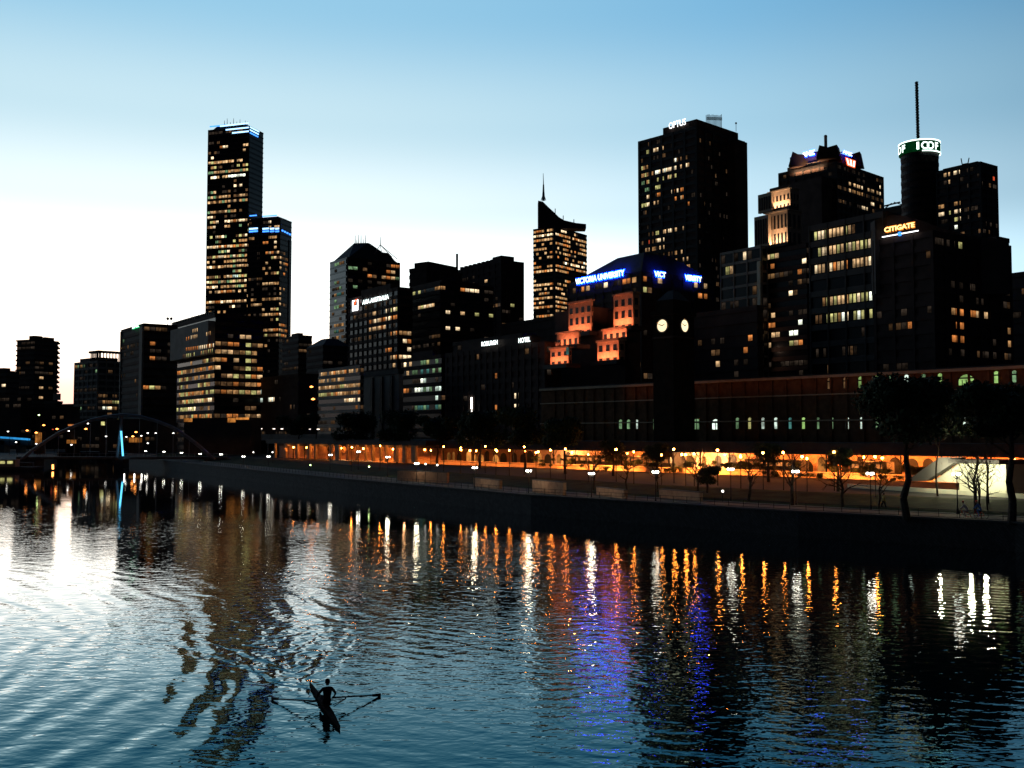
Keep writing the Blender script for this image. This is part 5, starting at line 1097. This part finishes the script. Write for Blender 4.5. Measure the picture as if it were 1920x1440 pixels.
# ------------------------------------------------------------------ people
def person_mesh(joints, edges, name, parent, mat, root=0, lvl=1):
    me = bpy.data.meshes.new(name); me.from_pydata([j[:3] for j in joints], edges, []); o = bpy.data.objects.new(name, me); COL.objects.link(o)
    md = o.modifiers.new('skin', 'SKIN'); md.use_smooth_shade = True; me.skin_vertices.new() if not me.skin_vertices else None
    for i, j in enumerate(joints): me.skin_vertices[0].data[i].radius = (j[3], j[3]); me.skin_vertices[0].data[i].use_root = (i == root)
    sb_ = o.modifiers.new('sub', 'SUBSURF'); sb_.levels = lvl; sb_.render_levels = lvl
    me.materials.append(mat); o.parent = parent; return o
# single sculler, back to the viewer
ax = Vector((.34, -.94, 0)).normalized(); sx_ = Vector((ax.y, -ax.x, 0)) * -1      # ax: direction of travel (bow), sx_: boat's side
bc = Vector((-7.4, 41.6, 0)); FWD = -ax                                          # rower looks back over the stern (FWD)
sc = empty('rowing_shell', bc, 'narrow dark single scull with outriggers under the rower', 'boat')
mb = MB(); st = [(-4.4, .015, .15), (-3.6, .05, .15), (-2.2, .09, .15), (-.8, .125, .16), (.6, .125, .16), (1.6, .09, .15), (2.3, .05, .15), (2.9, .015, .16)]
rings = []
for s_, w_, z_ in st:
    c_ = bc + ax*s_; rings.append([c_+sx_*w_*a_ + Vector((0, 0, zz)) for a_, zz in ((-1, z_), (-.8, .02), (0, -.06), (.8, .02), (1, z_), (0, z_+.03))])
for i in range(len(rings)-1):
    for k in range(6): j = (k+1) % 6; mb.poly([rings[i][k], rings[i][j], rings[i+1][j], rings[i+1][k]])
mb.build('hull', M['hull'], sc, smooth=False)
mb = MB()
for sg in (-1, 1):
    e_ = bc + FWD*.35 + sx_*sg*.82 + Vector((0, 0, .3))
    for s_ in (-.25, .0, .7): mb.tube(bc+FWD*s_+sx_*sg*.24+Vector((0, 0, .2)), e_, .018, n=5)
    mb.tube(e_, e_+Vector((0, 0, .08)), .03, n=6)
mb.build('outriggers', M['black'], sc)
MB().box((bc.x, bc.y, .2), .3, .3, .06, 1.2).build('seat', M['black'], sc)
hands = {}
for sg, bl in ((-1, Vector((-9.75, 43.0, .1))), (1, Vector((-5.75, 43.6, .1)))):
    e_ = bc + FWD*.35 + sx_*sg*.82 + Vector((0, 0, .38))
    if (bl-e_).dot(sx_*sg) < 0: bl = Vector((-5.75, 43.6, .1)) if bl.x < -8 else Vector((-9.75, 43.0, .1))
    hd = e_ + (e_-bl).normalized()*.72; hands[sg] = hd
    r_ = empty('scull_oar', e_, 'long oar reaching to the %s of the rower' % ('right' if bl.x > -8 else 'left'), 'oar')
    MB().tube(hd, bl, .035, .028, 6).build('shaft', M['black'], r_); dn = (bl-e_).normalized(); a_ = bl-dn*.15
    MB().hexa([a_+Vector((0, 0, -.05)), bl+dn*.35+Vector((0, 0, -.07)), bl+dn*.35+Vector((0, 0, .07)), a_+Vector((0, 0, .05))], [v_+dn.cross(Vector((0, 0, 1)))*.03 for v_ in (a_+Vector((0, 0, -.05)), bl+dn*.35+Vector((0, 0, -.07)), bl+dn*.35+Vector((0, 0, .07)), a_+Vector((0, 0, .05)))]).build('blade', M['black'], r_)
    MB().tube(hd, hd+(bl-hd).normalized()*.14, .045, n=6).build('grip', M['cloth'], r_)
pr = empty('person', bc+Vector((0, 0, .26)), 'rower in dark clothes seen from behind, seated and holding two oars', 'person')
lean = ax*.10
def L3(v): return v - pr.location
b = bc
b = bc+Vector((0, 0, -.05))
pel = b+Vector((0, 0, .38)); wst = b+lean*.5+Vector((0, 0, .6)); cst = b+lean*1.1+Vector((0, 0, .82)); nk = b+lean*1.1+Vector((0, 0, 1.02)); hb = nk+Vector((0, 0, .1)); ht = nk+Vector((0, 0, .26))
J = []; Eg = []
def add(v, r_, par=None):
    J.append((*L3(v), r_)); 
    if par is not None: Eg.append((par, len(J)-1))
    return len(J)-1
i0 = add(pel, .16); i1 = add(wst, .14, i0); i2 = add(cst, .17, i1); i3 = add(nk, .07, i2)
LEGS = []
for sg in (-1, 1):
    s1 = add(b+lean*1.1+sx_*sg*.19+Vector((0, 0, .93)), .075, i2); el = add((b+sx_*sg*.36+FWD*.05+Vector((0, 0, .68))), .05, s1)
    hn = hands[sg]; wr = add(hn + (b+sx_*sg*.36+Vector((0, 0, .68))-hn).normalized()*.1, .032, el); hp = add(hn, .036, wr)
    for k_ in range(4):
        fd = FWD*(.05) + sx_*(.018*(k_-1.5)); f1 = add(hn+fd+Vector((0, 0, .02)), .012, hp); add(hn+fd*1.2+FWD*.02+Vector((0, 0, -.04)), .01, f1)
    add(hn-sx_*sg*.05+FWD*.02+Vector((0, 0, -.02)), .013, hp)
    hipj = add(b+sx_*sg*.1+FWD*.08+Vector((0, 0, .34)), .1, i0); kn = add(b+sx_*sg*.12+FWD*.5+Vector((0, 0, .52)), .07, hipj); an = add(b+sx_*sg*.1+FWD*.92+Vector((0, 0, .3)), .045, kn); add(b+sx_*sg*.1+FWD*.98+Vector((0, 0, .42)), .035, an)
person_mesh(J, Eg, 'body', pr, M['cloth'])
def head(parent, c_, hair, facing):
    mb = MB().lathe(c_, [(.02, -.13), (.06, -.115), (.078, -.05), (.088, .02), (.084, .07), (.055, .115), (.01, .13)], 12); 
    mb.ball(c_+facing*.095, .018, 5)
    for sg in (-1, 1): s_ = facing.cross(Vector((0, 0, 1))); mb.ball(c_+s_*sg*.088, .022, 5)
    h_ = mb.build('head', M['skin'], parent, smooth=True)
    MB().lathe(c_-facing*.018+Vector((0, 0, .03)), [(.095, -.05), (.1, .02), (.09, .07), (.06, .11), (.01, .125)], 12).build('hair', hair, parent, smooth=True)
head(pr, nk+Vector((0, 0, .17)), M['cloth'], FWD)

def walker(px, D, zb_, label, top, bottom, ang, bike=None, name='person'):
    p_ = P(px, 815, D); p_.z = zb_; o = empty('person', p_, label, 'person'); f_ = Vector((math.cos(ang), math.sin(ang), 0)); s_ = Vector((-f_.y, f_.x, 0))
    J = []; Eg = []
    def add(f, s, z, r_, par=None):
        v = f_*f+s_*s+Vector((0, 0, z)); J.append((*v, r_)); 
        if par is not None: Eg.append((par, len(J)-1))
        return len(J)-1
    K = []; 
    if bike:
        pe = add(-.2, 0, .95, .14); ch = add(.12, 0, 1.38, .16, pe); nk_ = add(.2, 0, 1.56, .06, ch)
        for sg in (-1, 1):
            a_ = add(.14, .18*sg, 1.44, .07, ch); e_ = add(.34, .24*sg, 1.2, .045, a_); h_ = add(.52, .22*sg, 1.06, .035, e_)
            for k_ in range(4): add(.57, .22*sg+.02*(k_-1.5), 1.04, .01, h_)
        for sg, kz in ((-1, .75), (1, .9)):
            hp_ = add(-.15, .1*sg, .9, .1, pe); kn_ = add(.22, .12*sg, kz, .065, hp_); an_ = add(.02, .12*sg, kz-.48, .04, kn_); add(.16, .12*sg, kz-.53, .035, an_)
        hc = p_+f_*.26+Vector((0, 0, 1.72))
    else:
        pe = add(0, 0, .95, .14); ch = add(0, 0, 1.3, .16, pe); nk_ = add(0, 0, 1.5, .055, ch)
        for sg in (-1, 1):
            a_ = add(0, .2*sg, 1.42, .065, ch); e_ = add(-.05*sg, .27*sg, 1.12, .045, a_); h_ = add(.1*sg, .27*sg, .85, .035, e_)
            for k_ in range(4): add(.1*sg+.02*(k_-1.5), .27*sg, .75, .01, h_)
            hp_ = add(0, .1*sg, .88, .1, pe); kn_ = add(.15*sg+.05, .1*sg, .48, .065, hp_); an_ = add(.22*sg, .1*sg, .08, .04, kn_); add(.22*sg+.14, .1*sg, .04, .035, an_)
        hc = p_+Vector((0, 0, 1.65))
    person_mesh(J, Eg, 'body', o, top)
    head(o, hc, M['cloth'], f_)
    if not bike:
        mb = MB()
        for sg in (-1, 1): mb.tube(p_+s_*.1*sg+Vector((0, 0, .92)), p_+f_*(.15*sg+.05)+s_*.1*sg+Vector((0, 0, .48)), .115, .085, 8).tube(p_+f_*(.15*sg+.05)+s_*.1*sg+Vector((0, 0, .48)), p_+f_*.22*sg+s_*.1*sg+Vector((0, 0, .08)), .083, .06, 8)
        mb.build('trousers', bottom, o)
    else:
        mb = MB().lathe(hc+Vector((0, 0, .03)), [(.115, 0), (.12, .04), (.09, .1), (.02, .13)], 10); mb.build('helmet', bottom, o)
        bk = empty('bicycle', p_, bike, 'bicycle')
        for d in (-.5, .52):
            mb = MB(); c_ = p_+f_*d+Vector((0, 0, .34)); n = 20
            for i in range(n): a0, a1 = 6.2832*i/n, 6.2832*(i+1)/n; mb.tube(c_+f_*.33*math.cos(a0)+Vector((0, 0, .33*math.sin(a0))), c_+f_*.33*math.cos(a1)+Vector((0, 0, .33*math.sin(a1))), .022, n=4, cap=False)
            wh = mb.build('wheel', M['black'], bk); mb = MB()
            for i in range(8): a0 = 6.2832*i/8; mb.tube(c_, c_+f_*.32*math.cos(a0)+Vector((0, 0, .32*math.sin(a0))), .005, n=3, cap=False)
            mb.build('spokes', M['steel'], wh)
        W_ = lambda f, z: p_+f_*f+Vector((0, 0, z)); mb = MB()
        for q in ((W_(-.5, .34), W_(-.02, .3)), (W_(-.02, .3), W_(-.18, .86)), (W_(-.02, .3), W_(.4, .78)), (W_(-.15, .76), W_(.38, .84)), (W_(-.5, .34), W_(-.16, .76)), (W_(.52, .34), W_(.38, .95))): mb.tube(*q, .018, n=5)
        mb.build('frame', M['red'] if 'white' in label else M['blue'], bk); MB().tube(W_(.4, .98)-s_*.25, W_(.4, .98)+s_*.25, .016, n=5).build('handlebar', M['black'], bk)
        MB().hexa([W_(-.3, .86)-s_*.07, W_(-.05, .86)-s_*.03, W_(-.05, .86)+s_*.03, W_(-.3, .86)+s_*.07], [W_(-.3, .91)-s_*.07, W_(-.05, .9)-s_*.03, W_(-.05, .9)+s_*.03, W_(-.3, .91)+s_*.07]).build('saddle', M['black'], bk)
walker(1655, 118, 2.52, 'walking person in a pale yellow top on the promenade', M['yellow'], M['cloth'], 2.3)
walker(1808, 103, 2.52, 'cyclist in a white top on the promenade', M['white'], M['red'], 2.5, 'red bicycle ridden by the cyclist in white')
walker(1833, 104, 2.52, 'cyclist in a blue top behind the one in white', M['blue'], M['red'], 2.5, 'bicycle ridden by the cyclist in blue')

# moored boat at the far left, lit column
rb_ = empty('river_boat', P(5, 886, 312), 'moored river boat with yellow lit cabin windows at the left edge', 'boat'); c = P(-20, 880, 312)
mb = MB().hexa([(c.x-9, c.y, .1), (c.x+12, c.y, .1), (c.x+14, c.y+2, .1), (c.x+12, c.y+4, .1), (c.x-9, c.y+4, .1)], [(c.x-9.5, c.y-.3, 1.2), (c.x+13, c.y-.3, 1.2), (c.x+16, c.y+2, 1.2), (c.x+13, c.y+4.3, 1.2), (c.x-9.5, c.y+4.3, 1.2)]); mb.build('hull', M['conc'], rb_)
MB().box((c.x, c.y+2, 1.2), 15, 3, 2.3).build('cabin', M['pale'], rb_)
for i in range(6): MB().box((c.x-6+i*2.4, c.y+.45, 2.2), 1.6, .1, .8).build('window', E['y'], rb_)
for px, lab in ((28, 'white quay lamp nearest the moored boat'), (51, 'white quay lamp further right of the moored boat')):
    tall_lamp(px, 888.5 if px < 40 else 889.5, 300, lab, 'lampf', .3, .3, .0)['group'] = 'small lamps by the moored boat'
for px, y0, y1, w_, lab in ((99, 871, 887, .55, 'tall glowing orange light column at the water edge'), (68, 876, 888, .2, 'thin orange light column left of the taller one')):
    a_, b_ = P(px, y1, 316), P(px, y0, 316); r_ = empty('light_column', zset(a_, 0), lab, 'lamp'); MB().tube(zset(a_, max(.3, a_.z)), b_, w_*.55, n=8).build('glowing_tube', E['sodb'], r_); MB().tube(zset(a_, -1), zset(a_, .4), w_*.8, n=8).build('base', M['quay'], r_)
for px in (233, 252, 265.5): 
    a_, b_ = P(px, 898, 262), P(px, 889, 262); r_ = empty('mooring_light', zset(a_, 0), {233: 'left', 252: 'middle', 265.5: 'right'}[px]+' of three thin white mooring lights on the water', 'light'); MB().tube(zset(a_, -.5), b_, .09, n=6).build('post', M['black'], r_); MB().tube(b_-Vector((0, 0, .9)), b_+Vector((0, 0, .1)), .14, n=6).build('light_tube', E['lampf'], r_)
